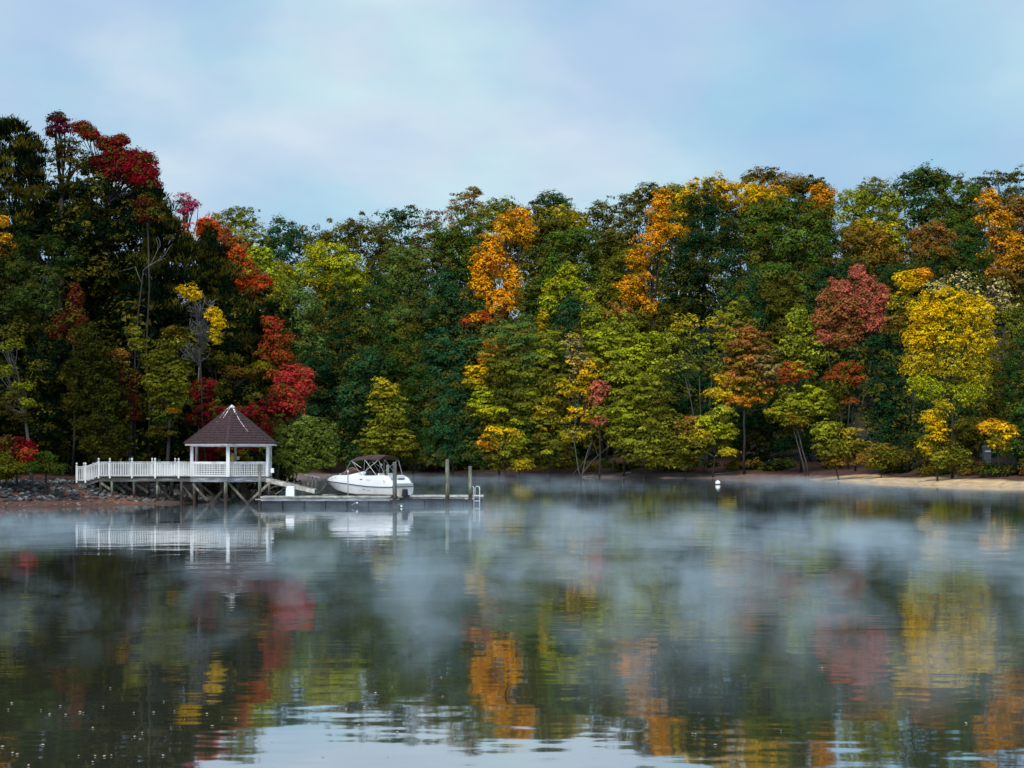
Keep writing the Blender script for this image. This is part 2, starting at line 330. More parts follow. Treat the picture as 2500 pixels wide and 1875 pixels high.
# ------------------------------------------------------------------ mist lying on the water
def build_mist():
    m = bpy.data.materials.new('water_mist'); m.use_nodes = True; nt = m.node_tree; nt.nodes.clear()
    o = N(nt, 'ShaderNodeOutputMaterial'); g = N(nt, 'ShaderNodeNewGeometry')
    mp = N(nt, 'ShaderNodeMapping', inp={'Scale': (1.0, 0.55, 1.0), 'Location': MIST_LOC}); nt.links.new(g.outputs['Position'], mp.inputs[0])
    n = N(nt, 'ShaderNodeTexNoise', inp={'Scale': 0.40, 'Detail': 5.0, 'Roughness': 0.62, 'Distortion': 0.7}); nt.links.new(mp.outputs[0], n.inputs[0])
    n2 = N(nt, 'ShaderNodeTexNoise', inp={'Scale': 0.035, 'Detail': 1.0}); nt.links.new(mp.outputs[0], n2.inputs[0])
    s = N(nt, 'ShaderNodeMath', operation='MULTIPLY_ADD', inp={1: 0.7}); nt.links.new(n2.outputs[0], s.inputs[0]); nt.links.new(n.outputs[0], s.inputs[2])
    r = N(nt, 'ShaderNodeMapRange', inp={1: 0.84, 2: 1.04, 3: 0.0, 4: 1.0}); nt.links.new(s.outputs[0], r.inputs[0])
    sp = N(nt, 'ShaderNodeSeparateXYZ'); nt.links.new(g.outputs['Position'], sp.inputs[0])
    h = N(nt, 'ShaderNodeMapRange', inp={1: MIST_H, 2: 0.0, 3: 0.0, 4: 1.0}, interpolation_type='SMOOTHSTEP'); nt.links.new(sp.outputs[2], h.inputs[0])
    yy = N(nt, 'ShaderNodeMapRange', inp={1: 12.5, 2: 24.0, 3: 0.0, 4: 1.0}, interpolation_type='SMOOTHSTEP'); nt.links.new(sp.outputs[1], yy.inputs[0])
    yf = N(nt, 'ShaderNodeMapRange', inp={1: 18.0, 2: 95.0, 3: 2.2, 4: 0.20}); nt.links.new(sp.outputs[1], yf.inputs[0])
    a = N(nt, 'ShaderNodeMath', operation='MULTIPLY'); nt.links.new(r.outputs[0], a.inputs[0]); nt.links.new(h.outputs[0], a.inputs[1])
    b = N(nt, 'ShaderNodeMath', operation='MULTIPLY'); nt.links.new(a.outputs[0], b.inputs[0]); nt.links.new(yy.outputs[0], b.inputs[1])
    b2 = N(nt, 'ShaderNodeMath', operation='MULTIPLY'); nt.links.new(b.outputs[0], b2.inputs[0]); nt.links.new(yf.outputs[0], b2.inputs[1])
    c = N(nt, 'ShaderNodeMath', operation='MULTIPLY', inp={1: MIST_D}); nt.links.new(b2.outputs[0], c.inputs[0])
    v = N(nt, 'ShaderNodeVolumePrincipled', inp={'Color': (0.68, 0.87, 1.0, 1), 'Anisotropy': -0.25}); nt.links.new(c.outputs[0], v.inputs['Density'])
    nt.links.new(v.outputs[0], o.inputs['Volume'])
    mb = MB().box((5, 126, MIST_H / 2 + 0.03), (150, 234, MIST_H))
    ob = mb.build('mist', m); tag(ob, 'thin grey mist drifting low over the calm lake', 'mist', kind='stuff')
MIST_H, MIST_D, MIST_LOC = 0.8, 0.125, (3.0, 1.0, 0.0)
build_mist()

# ------------------------------------------------------------------ foliage
FU = F / 2500 * 2212; HU = HZ / 2500 * 2212     # the tree table is written in pixels of the 2212-wide view
fm = bpy.data.materials.new('leaves'); fm.use_nodes = True; nt = fm.node_tree; nt.nodes.clear()
o = N(nt, 'ShaderNodeOutputMaterial'); a = N(nt, 'ShaderNodeVertexColor', layer_name='Col')
df = N(nt, 'ShaderNodeBsdfDiffuse'); tr = N(nt, 'ShaderNodeBsdfTranslucent'); mx = N(nt, 'ShaderNodeMixShader', inp={0: 0.22})
nt.links.new(a.outputs[0], df.inputs[0]); nt.links.new(a.outputs[0], tr.inputs[0]); nt.links.new(df.outputs[0], mx.inputs[1]); nt.links.new(tr.outputs[0], mx.inputs[2]); nt.links.new(mx.outputs[0], o.inputs[0])
M['leaf'] = fm
PAL = {'leafgreen': ((70, 92, 34), (128, 140, 62)), 'moss': ((44, 52, 20), (92, 92, 32)),  # leaf colours: two ends of the range, sRGB
 'teal': ((24, 58, 42), (62, 102, 56)), 'cedar': ((18, 44, 30), (42, 78, 42)), 'green': ((44, 76, 30), (98, 122, 44)), 'dkgreen': ((28, 56, 28), (66, 96, 38)),
 'sage': ((58, 86, 42), (116, 138, 64)), 'olive': ((82, 94, 28), (144, 142, 42)), 'dkolive': ((54, 60, 22), (104, 98, 32)), 'brown': ((74, 58, 32), (128, 92, 46)),
 'lime': ((128, 148, 22), (204, 202, 44)), 'limeolive': ((108, 124, 30), (180, 176, 50)), 'mustard': ((140, 128, 24), (206, 178, 40)), 'gold': ((200, 150, 8), (252, 206, 24)),
 'yellow': ((214, 176, 0), (255, 214, 20)), 'amber': ((196, 124, 22), (244, 172, 40)), 'orange': ((230, 142, 14), (255, 184, 38)), 'redorange': ((200, 62, 20), (238, 100, 34)),
 'rosewood': ((116, 80, 42), (172, 112, 60)), 'rust':  ((132, 56, 26), (190, 84, 44)), 'darkred': ((56, 20, 18), (98, 36, 28)), 'crimson': ((86, 14, 24), (150, 26, 40)), 'plum': ((84, 18, 44), (140, 40, 72)),
 'red':   ((146, 42, 38), (214, 70, 64)), 'pink': ((170, 50, 96), (206, 84, 120)), 'salmon': ((168, 88, 66), (214, 116, 94)), 'bronze': ((134, 88, 42), (184, 122, 60)),
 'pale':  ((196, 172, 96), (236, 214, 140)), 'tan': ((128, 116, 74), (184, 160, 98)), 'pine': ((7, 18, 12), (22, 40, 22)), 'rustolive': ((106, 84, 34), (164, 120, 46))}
PALL = {k: (s2l(a), s2l(b)) for k, (a, b) in PAL.items()}
def unit(v): return v / (np.linalg.norm(v, axis=-1, keepdims=True) + 1e-9)
TRI = [0]
DARK = ('teal', 'cedar', 'green', 'dkgreen', 'sage', 'olive', 'dkolive', 'pine', 'brown')
RG, HG, FG, LG = 'trees along the hilltop skyline', 'trees on the far hillside', 'trees along the far shore', 'trees on the near wooded bank'
def foliage_arrays(lobes, rng, leaf, dens=1.0, form='broad', clump=0.30):
    """lobes: (cx,cy,cz,rx,ry,rz,palette) -> one small triangle per leaf spray"""
    PV, PC = [], []
    for (cx, cy, cz, rx, ry, rz, pal) in lobes:
        if form == 'spray': rz = rz * 1.45; rx = rx * 1.08
        if pal in ('orange', 'gold', 'mustard', 'lime', 'yellow'): rx, rz = rx * 1.1, rz * 1.1
        C = np.array([cx, cy, cz]); Rr = np.array([rx, ry, rz]); rm = (rx * ry * rz) ** (1/3)
        cl = clump * rm
        if form == 'broad': flat, nc, kk = 0.80, 46, 1.0
        elif form == 'spray': flat, nc, kk = 0.30, 48, 0.8
        elif form == 'pine': flat, nc, kk = 0.60, 40, 1.0
        elif form == 'sparse': flat, nc, kk = 0.6, 34, 0.34
        else: flat, nc, kk = 0.6, 34, 1.0
        cl = max(cl, leaf * 2.2)
        nc = int(nc * np.clip((0.30 / clump) ** 2, 0.3, 4))
        u = unit(rng.normal(size=(nc, 3))); u[:, 1] = np.where(u[:, 1] > 0.3, -u[:, 1], u[:, 1])
        rad = rng.uniform(0.2, 1.0, nc) ** 0.45; rad = np.where(rng.uniform(0, 1, nc) < (0.34 if form == 'spray' else 0.26), rad * rng.uniform(1.1, 1.5, nc), rad)
        cc = u * rad[:, None] * 0.92
        cr = cl * rng.uniform(0.45, 1.6, nc)
        area = 4 * np.pi * cl**2 * 0.5
        per = int(np.clip(kk * dens * area * 1.3 / (leaf**2), 5, 160))
        ctint = rng.uniform(0, 1, nc)
        # leaves
        d = unit(rng.normal(size=(nc, per, 3))); rr = rng.uniform(0.25, 1.0, (nc, per, 1)) ** 0.5 * np.where(rng.uniform(0, 1, (nc, per, 1)) < 0.2, rng.uniform(1.0, 1.7, (nc, per, 1)), 1.0)
        d[:, :, 2] = np.where(d[:, :, 2] < -0.45, -d[:, :, 2], d[:, :, 2])
        off = d * rr * cr[:, None, None]; off[:, :, 2] *= flat
        if form == 'spray': off[:, :, 2] -= 0.25 * (np.linalg.norm(off[:, :, :2], axis=2) / cr[:, None]) ** 2 * cr[:, None]
        pos = C + (cc * Rr)[:, None, :] + off
        nrm = unit(0.8 * d + 0.5 * u[:, None, :] + np.array([0, 0, 0.55]) + rng.normal(size=d.shape) * 0.33)
        if form == 'pine': nrm = unit(rng.normal(size=d.shape))
        pos = pos.reshape(-1, 3); nrm = nrm.reshape(-1, 3); n = len(pos)
        t1 = unit(np.cross(nrm, unit(rng.normal(size=(n, 3))))); t2 = np.cross(nrm, t1)
        if form == 'pine':
            t1 = unit(0.6 * d.reshape(-1, 3) + np.array([0, 0, 0.9]) + rng.normal(size=(n, 3)) * 0.35); t2 = unit(np.cross(t1, rng.normal(size=(n, 3))))
            a, b = leaf * 1.0, leaf * 0.16
        else: a, b = leaf * 0.72, leaf * 0.52
        sc = rng.uniform(0.5, 1.3, (n, 1))
        q = np.stack([pos - t1*a*sc*0.9, pos + t2*b*sc*1.2 + t1*a*0.15*sc, pos + t1*a*sc*0.75 - t2*b*sc*0.9], 1)
        A, B = PALL[pal]; tt = np.clip(0.55 * np.repeat(ctint, per) + 0.45 * rng.uniform(0, 1, n), 0, 1)[:, None]
        col = (A * (1 - tt) + B * tt) * rng.uniform(0.82, 1.18, (n, 1))
        oth = lobes[rng.integers(len(lobes))][6]
        mixc = np.where(rng.uniform(0, 1, (nc, 1)) < (0.65 if len(lobes) < 40 and oth != pal else 0.0), sum(PALL[oth]) * 0.5, PALL['olive'][0] if pal not in DARK else PALL['dkolive'][1]); mixc = np.repeat(mixc, per, 0)
        mf = np.repeat(np.where(rng.uniform(0, 1, nc) < 0.36, rng.uniform(0.3, 1.0, nc), 0.0), per)[:, None]; col = col * (1 - mf) + mixc * mf
        col = col * (0.65 + 0.65 * np.repeat(rng.uniform(0, 1, nc), per)[:, None])
        PV.append(q); PC.append(col)
    return np.concatenate(PV), np.concatenate(PC)
def leaf_mesh(name, q, col, origin):
    n = len(q); v = (q - np.asarray(origin)).reshape(-1, 3).astype(np.float32)
    me = bpy.data.meshes.new(name); me.vertices.add(3*n); me.vertices.foreach_set('co', v.ravel())
    me.loops.add(3*n); me.loops.foreach_set('vertex_index', np.arange(3*n, dtype=np.int32))
    me.polygons.add(n); me.polygons.foreach_set('loop_start', np.arange(0, 3*n, 3, dtype=np.int32)); me.polygons.foreach_set('loop_total', np.full(n, 3, np.int32))
    me.update(calc_edges=True)
    c = np.ones((3*n, 4), np.float32); c[:, :3] = np.repeat(np.clip(col, 0, 1), 3, 0)
    at = me.color_attributes.new('Col', 'FLOAT_COLOR', 'POINT'); at.data.foreach_set('color', c.ravel())
    me.materials.append(M['leaf']); TRI[0] += n
    return me
def limb(mb, a, b, r0, r1, rnd, n=5, seg=4, bow=0.12):
    a = Vector(a); b = Vector(b); L = (b - a).length; pts = []
    off = Vector((rnd.uniform(-1, 1), rnd.uniform(-1, 1), rnd.uniform(-0.2, 0.9))) * L * bow
    for i in range(seg + 1):
        t = i / seg; pts.append(a.lerp(b, t) + off * math.sin(math.pi * t) + Vector((rnd.uniform(-1, 1), rnd.uniform(-1, 1), 0)) * L * 0.012 * (0 < i < seg))
    mb.tube(pts, r0, n, r1); return pts
def tree(name, label, cat, Y, lobes, pal='green', form='broad', leaf=None, dens=1.0, base=None, bark='bark', stems=1, group=None, fan=0, clump=0.30, deep=0.9, seed=None, trunk=True, rtr=1.0, twigs=0, skirt=None, body=True):
    """lobes in view pixels (u, v, ru, rv[, palette]) at the tree's own distance; the trunk stands on the ground below"""
    sd = seed if seed is not None else int(abs(lobes[0][0]) * 7 + abs(lobes[0][1]) * 3 + Y)
    rng = np.random.default_rng(sd); rnd = random.Random(sd)
    k = Y / FU
    L3 = []
    um = np.mean([l[0] for l in lobes])
    for l in lobes:
        u, v, ru, rv = l[:4]
        if group == RG: v += 9; rv *= 0.9; ru *= 0.95
        p = l[4] if len(l) > 4 else pal
        rx = ru * k; rz = rv * k; ry = min(rx, (rx * rz) ** 0.5) * deep
        L3.append(((u - 1106) * k, Y + rng.uniform(-0.35, 0.35) * ry, CAMZ - (v - HU) * k, rx, ry, rz, p))
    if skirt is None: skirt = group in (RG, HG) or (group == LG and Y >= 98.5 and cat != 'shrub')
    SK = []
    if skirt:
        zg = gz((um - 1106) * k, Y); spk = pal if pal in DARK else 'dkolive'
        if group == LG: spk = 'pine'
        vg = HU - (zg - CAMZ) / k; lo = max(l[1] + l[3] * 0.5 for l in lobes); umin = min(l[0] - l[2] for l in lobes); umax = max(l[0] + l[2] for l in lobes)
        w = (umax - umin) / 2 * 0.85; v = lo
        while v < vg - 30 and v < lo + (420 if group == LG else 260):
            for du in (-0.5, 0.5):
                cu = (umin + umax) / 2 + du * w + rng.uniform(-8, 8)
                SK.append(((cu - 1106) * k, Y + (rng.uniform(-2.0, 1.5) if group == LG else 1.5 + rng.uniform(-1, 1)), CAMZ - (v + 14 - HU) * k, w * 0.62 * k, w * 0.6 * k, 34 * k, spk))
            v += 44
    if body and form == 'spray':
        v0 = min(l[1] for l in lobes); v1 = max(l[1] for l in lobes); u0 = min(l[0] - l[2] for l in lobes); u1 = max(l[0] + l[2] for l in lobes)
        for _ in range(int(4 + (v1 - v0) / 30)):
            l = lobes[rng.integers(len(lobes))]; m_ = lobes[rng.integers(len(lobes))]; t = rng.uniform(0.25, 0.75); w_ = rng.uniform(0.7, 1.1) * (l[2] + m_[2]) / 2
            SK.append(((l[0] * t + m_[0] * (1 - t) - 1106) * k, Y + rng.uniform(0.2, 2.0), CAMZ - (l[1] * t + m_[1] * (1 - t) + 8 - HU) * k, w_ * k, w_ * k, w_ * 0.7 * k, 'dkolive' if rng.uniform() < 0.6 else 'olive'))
    bu = base if base is not None else um
    bx = (bu - 1106) * k; by = Y; bz = gz(bx, by) - 0.1
    root = empty(name, (bx, by, bz)); tag(root, label, cat, group)
    lf = leaf if leaf else 3.9 * k * rng.uniform(0.82, 1.2)
    q, col = foliage_arrays(L3, rng, lf, dens, form, clump)
    if group == LG and pal in ('olive', 'moss', 'limeolive', 'dkolive', 'sage', 'green'): col = col * 0.5  # shade of the near bank painted into its green and olive leaf colours
    if SK:
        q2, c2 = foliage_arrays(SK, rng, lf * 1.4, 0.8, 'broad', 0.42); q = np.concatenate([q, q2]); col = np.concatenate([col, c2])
    keep = q[:, :, 2].min(1) > np.maximum(ground(q[:, 0, 0], q[:, 0, 1]) if Y < 118 else bz, 0.15); q = q[keep]; col = col[keep]
    me = leaf_mesh('crown', q, col, (bx, by, bz)); link(bpy.data.objects.new('crown', me), root)
    if trunk:
        zt = max(l[2] for l in L3); zb = min(l[2] - 0.3 * l[5] for l in L3); H = zt - bz; r0 = (0.06 + 0.0065 * H) * rtr * (0.75 if stems > 1 else 1)
        mb = MB(); tops = sorted(L3, key=lambda l: -l[2])
        for s in range(stems):
            ang = rnd.uniform(0, 6.28); sp = 0.0 if stems == 1 else H * 0.10
            b0 = Vector((rnd.uniform(-.3, .3) * (stems > 1), rnd.uniform(-.3, .3) * (stems > 1), 0))
            fork = Vector((tops[s % len(tops)][0] - bx, 0, 0)) * 0.35 + Vector((math.cos(ang) * sp, math.sin(ang) * sp * 0.5, max((zb - bz) * 0.95, 0.3 * H) if group != LG else max((zb - bz) * 0.95, 0.5 * H)))
            p = limb(mb, b0, fork, r0 / (stems ** 0.5), r0 * 0.7 / (stems ** 0.5), rnd, 7, 4, 0.03)
            mine = L3[:len(lobes)] if stems == 1 else [l for i, l in enumerate(L3[:len(lobes)]) if i % stems == s or len(L3) < stems]
            for l in mine:
                e = Vector((l[0] - bx, l[1] - by, l[2] - bz))
                limb(mb, fork, e, r0 * 0.5 / (stems ** 0.5), r0 * 0.2, rnd, 5, 4, 0.08)
                for _ in range(3 + fan):
                    ph = rnd.uniform(0, 6.28); th = rnd.uniform(-0.2, 1.2)
                    e2 = e + Vector((math.cos(ph) * math.cos(th) * l[3], math.sin(ph) * math.cos(th) * l[4], math.sin(th) * l[5])) * 0.85
                    st = fork.lerp(e, rnd.uniform(0.3, 0.9))
                    pp = limb(mb, st, e2, r0 * 0.16 + 0.01, 0.012 + 0.0004 * Y * 0.2, rnd, 4, 3, 0.08)
                    for _ in range(twigs):
                        s2 = pp[rnd.randint(1, 3)]; e3 = s2 + Vector((rnd.uniform(-1, 1), rnd.uniform(-1, 1), rnd.uniform(0.0, 1))) * l[3] * 0.45
                        limb(mb, s2, e3, 0.02 + 0.0001 * Y, 0.012, rnd, 3, 2, 0.08)
        tr_ = mb.build('trunk', M[bark], root, smooth=True); TRI[0] += 2 * len(mb.f)
    return root

# ------------------------------------------------------------------ trees (ridge, hillside, far shore, left bank)
T = tree
# skyline row
T('oak_tree', 'dark blue-green tree on the skyline beside the pale yellow tree', 'tree', 290, [(612,500,44,44),(582,530,32,42),(640,515,32,36),(612,575,55,60)], 'teal', group=RG)
T('oak_tree', 'wide olive-brown domed tree on the skyline behind the yellow-green dome', 'tree', 282, [(735,505,55,38),(690,535,42,45),(800,505,58,48),(760,570,85,55),(850,560,40,50)], 'dkolive', group=RG)
T('pine_tree', 'flat-topped dark tree on the skyline right of the olive-brown dome', 'tree', 300, [(850,465,34,26),(885,462,36,30),(862,510,60,45)], 'teal', 'sparse', dens=2.2, group=RG)
T('hickory_tree', 'small brown tree poking up between two dark skyline trees', 'tree', 292, [(938,470,24,32),(915,500,32,38),(945,530,45,45)], 'brown', 'sparse', dens=2.0, group=RG)
T('hickory_tree', 'thin brown-topped tree with sky showing through, highest above the orange tree', 'tree', 297, [(1005,428,36,26),(1022,410,20,14),(985,455,35,28),(1030,450,38,28),(1010,500,60,45)], 'rustolive', 'sparse', dens=2.2, group=RG)
T('oak_tree', 'olive green tree on the skyline just above the orange tree', 'tree', 288, [(1085,442,36,24),(1060,470,45,35),(1120,460,38,28),(1095,510,60,45)], 'olive', group=RG)
T('oak_tree', 'dark green round-headed tree standing highest left of the skyline dip', 'tree', 300, [(1190,425,34,22),(1170,440,26,24),(1212,440,26,24),(1190,480,48,40)], 'teal', group=RG)
T('poplar_tree', 'mustard yellow tree on the skyline below the dark round-headed tree', 'tree', 276, [(1215,462,50,26),(1180,480,30,22),(1250,472,26,24),(1225,500,45,30,'limeolive')], 'mustard', group=RG)
T('oak_tree', 'dark green tree directly right of the skyline dip', 'tree', 289, [(1300,448,36,26),(1285,480,40,35),(1330,470,36,32),(1305,530,60,50)], 'dkolive', 'sparse', dens=2.4, group=RG)
T('oak_tree', 'broad dark olive tree on the skyline behind the slim orange tree', 'tree', 286, [(1395,412,42,24),(1360,440,38,30),(1430,420,36,26),(1375,490,70,55),(1340,530,50,45)], 'dkolive', group=RG)
T('oak_tree', 'bright green tree on the skyline just left of the golden crown', 'tree', 280, [(1462,412,28,22),(1445,440,26,28),(1478,445,26,30)], 'olive', group=RG)
T('poplar_tree', 'golden tree draped over the dark evergreen on the skyline', 'tree', 272, [(1535,398,42,26),(1500,415,34,28),(1480,440,20,34),(1565,415,28,30),(1530,430,40,22)], 'gold', group=RG)
T('hickory_tree', 'russet brown tree standing tallest on the skyline', 'tree', 302, [(1650,368,32,18),(1625,385,28,22),(1685,378,32,20),(1720,392,26,22),(1665,405,60,26)], 'rustolive', 'sparse', dens=2.6, group=RG)
T('poplar_tree', 'golden tree below the russet brown skyline tree', 'tree', 276, [(1610,405,34,20),(1632,425,34,30),(1600,440,30,26)], 'gold', group=RG)
T('maple_tree', 'small amber orange crown tucked under the russet brown skyline tree', 'tree', 279, [(1678,410,28,18),(1665,430,30,22)], 'amber', group=RG)
T('oak_tree', 'small dark tree on the skyline right of the russet brown one', 'tree', 303, [(1735,395,32,22),(1766,398,20,22),(1750,430,45,30)], 'dkolive', group=RG)
T('maple_tree', 'small orange-gold crown on the skyline left of the yellow-green tree', 'tree', 281, [(1780,408,24,18),(1772,430,34,24)], 'amber', group=RG)
T('poplar_tree', 'yellow-green tree with two tall heads on the skyline', 'tree', 276, [(1840,425,42,32),(1850,470,50,50),(1920,440,32,45),(1925,500,38,45)], 'limeolive', group=RG)
T('oak_tree', 'olive-topped tree peeping between the heads of the yellow-green tree', 'tree', 294, [(1885,392,34,20),(1870,415,32,24),(1905,410,32,24)], 'olive', 'sparse', dens=2.6, group=RG)
T('oak_tree', 'dense dark green round tree on the skyline right of the yellow-green tree', 'tree', 296, [(1990,378,40,24),(1965,400,36,28),(2025,388,30,28),(1995,440,60,50)], 'dkgreen', group=RG)
T('oak_tree', 'green tree on the skyline beside the tall golden tree', 'tree', 283, [(2070,420,42,34),(2100,410,28,26),(2050,460,45,45),(2085,490,50,50)], 'green', group=RG)
T('oak_tree', 'dark olive flat-topped tree on the skyline behind the tall golden tree', 'tree', 303, [(2160,378,42,22),(2200,372,30,22),(2110,392,30,20),(2060,385,26,18),(2180,420,60,40)], 'dkolive', 'sparse', dens=2.8, group=RG)
T('poplar_tree', 'tall golden amber tree climbing to the skyline above the big yellow maple', 'tree', 270, [(2135,425,24,28),(2145,470,36,38),(2165,510,36,38),(2160,560,38,40,'amber'),(2150,600,45,35,'rustolive')], 'amber', group=RG)
T('hickory_tree', 'russet tree beside the tall golden amber tree, cut by the picture edge', 'tree', 284, [(2205,440,34,26),(2215,480,32,40)], 'bronze', group=RG)
T('poplar_tree', 'amber tree below the russet one at the picture edge', 'tree', 262, [(2200,530,30,40),(2190,580,40,45,'rustolive')], 'amber', group=RG)
# hillside
T('poplar_tree', 'yellow-green dome-shaped tree standing out of the dark woods', 'tree', 250, [(708,560,44,34),(672,600,36,36),(745,590,42,38),(695,615,46,34,'mustard'),(768,625,34,34),(730,640,36,24)], 'lime', group=HG)
T('cedar_tree', 'dark pointed evergreen in front of the yellow-green dome', 'tree', 236, [(738,640,24,40),(735,700,40,50),(730,770,52,60)], 'cedar', group=HG)
T('oak_tree', 'tall green tree with lighter tufted top right of the yellow-green dome', 'tree', 246, [(870,560,42,34),(905,570,34,34),(850,600,34,40),(885,640,52,50),(850,690,50,50),(915,690,48,50)], 'sage', group=HG)
T('oak_tree', 'dark green tree on the hillside left of the orange tree', 'tree', 268, [(965,520,42,36),(1010,500,40,32),(990,555,55,40),(1030,560,42,40)], 'green', group=HG)
T('oak_tree', 'mid green tree in front of the foot of the orange tree', 'tree', 243, [(965,615,38,36),(990,650,42,44),(950,690,48,50),(1000,715,44,44)], 'teal', group=HG)
T('maple_tree', 'bright orange tree in two steps, left of the two orange trees', 'tree', 240, [(1118,478,30,24),(1095,500,26,26),(1130,505,20,22),(1068,545,32,30),(1045,575,30,28),(1085,580,30,30),(1040,615,22,18),(1105,615,24,34),(1080,655,30,30),(1048,690,40,14,'rust'),(1020,700,22,10,'rust')], 'orange', dens=0.8, clump=0.24, group=HG)
T('oak_tree', 'brownish olive tree directly right of the left orange tree', 'tree', 262, [(1160,500,38,30),(1200,490,42,30),(1150,550,34,40),(1180,590,42,42)], 'dkolive', group=HG)
T('oak_tree', 'broad green tree behind the lime-capped tree', 'tree', 254, [(1215,530,46,34),(1255,520,36,30),(1195,580,44,44),(1250,590,52,50),(1160,640,40,44)], 'green', group=HG)
T('oak_tree', 'dark olive tree between the skyline dip and the slim orange tree', 'tree', 266, [(1335,525,42,34),(1300,560,40,40),(1370,565,34,38),(1320,620,50,40)], 'dkolive', group=HG)
T('oak_tree', 'small fresh green crown left of the slim orange tree', 'tree', 250, [(1345,560,30,22),(1325,590,34,28),(1310,640,40,40)], 'olive', group=HG)
T('poplar_tree', 'lime green cap-shaped tree over a dark evergreen', 'tree', 232, [(1228,598,20,24),(1205,625,28,24),(1240,628,30,24),(1268,645,16,18),(1185,655,20,22),(1172,690,14,24,'mustard'),(1165,718,12,16,'gold')], 'lime', clump=0.36, group=HG)
T('cedar_tree', 'dark evergreen under the lime green cap-shaped tree', 'tree', 228, [(1232,665,24,30),(1228,710,34,44),(1225,770,42,50)], 'teal', group=HG)
T('maple_tree', 'slim orange tree stepping down the hillside, right of the two orange trees', 'tree', 238, [(1430,432,18,20),(1425,462,30,24),(1425,505,32,20),(1455,500,24,12),(1402,535,32,26),(1378,565,26,20),(1382,605,26,18),(1358,620,26,16),(1372,645,30,14),(1402,668,16,22)], 'orange', dens=0.8, clump=0.24, group=HG)
T('pine_tree', 'huge dark evergreen right of the slim orange tree', 'tree', 252, [(1522,445,42,34),(1500,500,50,44),(1555,500,48,50),(1490,570,62,55),(1550,590,62,60),(1480,650,58,55)], 'cedar', group=HG)
T('oak_tree', 'largest deep green tree on the hillside, below the amber orange crown', 'tree', 256, [(1690,450,50,30),(1650,475,44,36),(1740,470,46,36),(1610,520,52,44),(1690,530,70,48),(1770,520,44,44),(1650,590,64,50),(1735,590,60,52)], 'green', group=HG)
T('oak_tree', 'dark green tree below the largest deep green tree, left of the olive one', 'tree', 234, [(1585,640,40,34),(1620,625,36,34),(1600,690,52,44),(1650,680,44,44)], 'teal', group=HG)
T('oak_tree', 'olive green tree between the dark green tree and the salmon red maple', 'tree', 231, [(1700,625,32,32),(1690,665,38,34),(1665,640,26,28),(1700,710,48,40)], 'dkolive', group=HG)
T('oak_tree', 'olive yellow tree in the middle of the slope below the yellow-green tree', 'tree', 258, [(1835,520,42,36),(1880,520,42,34),(1860,565,50,34),(1900,560,42,30),(1830,580,40,38)], 'rustolive', group=HG)
T('oak_tree', 'mustard olive crown in front of the yellow-green tree', 'tree', 264, [(1870,498,28,20),(1910,510,30,22),(1890,540,44,26)], 'mustard', 'spray', group=HG)
T('maple_tree', 'orange-brown round crown on the hillside above the small golden maple', 'tree', 249, [(2015,495,28,18),(1985,515,30,20),(2040,512,24,18),(2005,545,50,26,'rustolive')], 'bronze', group=HG)
T('oak_tree', 'dark green tree below the skyline right of the orange-brown crown', 'tree', 262, [(2075,520,40,36),(2050,560,44,40),(2100,560,40,44),(2080,610,48,36)], 'dkgreen', group=HG)
T('cedar_tree', 'dark evergreen directly behind the small golden maple', 'tree', 244, [(1955,600,48,40),(1910,620,44,44),(1985,620,34,36),(2000,590,34,30)], 'cedar', group=HG)
T('oak_tree', 'dark green tree behind the top of the salmon red maple', 'tree', 246, [(1790,620,46,44),(1840,600,50,40),(1760,680,44,44),(1760,740,50,44)], 'cedar', group=HG)
T('oak_tree', 'green tree between the tall tufted tree and the far-shore evergreens', 'tree', 232, [(820,640,40,44),(800,700,46,50),(870,760,50,50),(810,770,44,44)], 'dkgreen', group=HG)
T('oak_tree', 'teal green tree right of the rust red maple on the near bank', 'tree', 228, [(625,640,44,32),(660,665,42,36),(600,690,44,44),(650,720,50,50)], 'sage', group=HG)
T('oak_tree', 'dark green tree below the mid-slope green tree left of the golden sprays', 'tree', 230, [(945,760,44,44),(985,790,42,44),(930,820,44,44),(1010,750,34,34)], 'teal', group=HG)
T('oak_tree', 'green tree behind the olive tree with golden sprays', 'tree', 229, [(1080,720,44,26),(1130,715,44,28),(1060,760,38,30),(1150,770,38,36)], 'sage', group=HG)
T('oak_tree', 'brown-green tree below the foot of the slim orange tree', 'tree', 226, [(1290,690,40,28),(1330,675,38,24,'bronze'),(1310,735,44,34)], 'limeolive', group=HG)
# far shore row
T('cedar_tree', 'dark evergreen on the far shore left of the boat canopy', 'tree', 223, [(690,790,46,50),(720,850,50,55),(680,880,48,60),(760,930,46,50),(720,970,48,34)], 'cedar', group=FG)
T('oak_tree', 'blue-green tree on the far shore above the boat', 'tree', 221, [(790,800,46,50),(770,870,48,50),(800,850,44,44),(770,980,44,26)], 'teal', group=FG)
T('oak_tree', 'dark green tree on the far shore right of the small golden-olive sapling', 'tree', 220, [(880,790,46,44),(910,850,50,50),(880,910,50,50),(920,960,48,40),(880,985,44,26)], 'dkgreen', group=FG)
T('maple_tree', 'small golden-olive sapling on the far shore above the boat', 'tree', 214, [(832,838,26,18,'mustard'),(822,868,32,20),(850,880,30,22),(840,915,38,22,'olive'),(815,940,26,14,'limeolive'),(800,960,24,16,'olive'),(860,950,40,22,'olive')], 'limeolive', 'spray', group=FG)
T('oak_tree', 'deep teal tree on the far shore behind the two tall dock pilings', 'tree', 216, [(975,850,44,50),(960,910,48,50),(990,960,48,40),(1010,890,36,44),(950,985,44,24)], 'teal', group=FG)
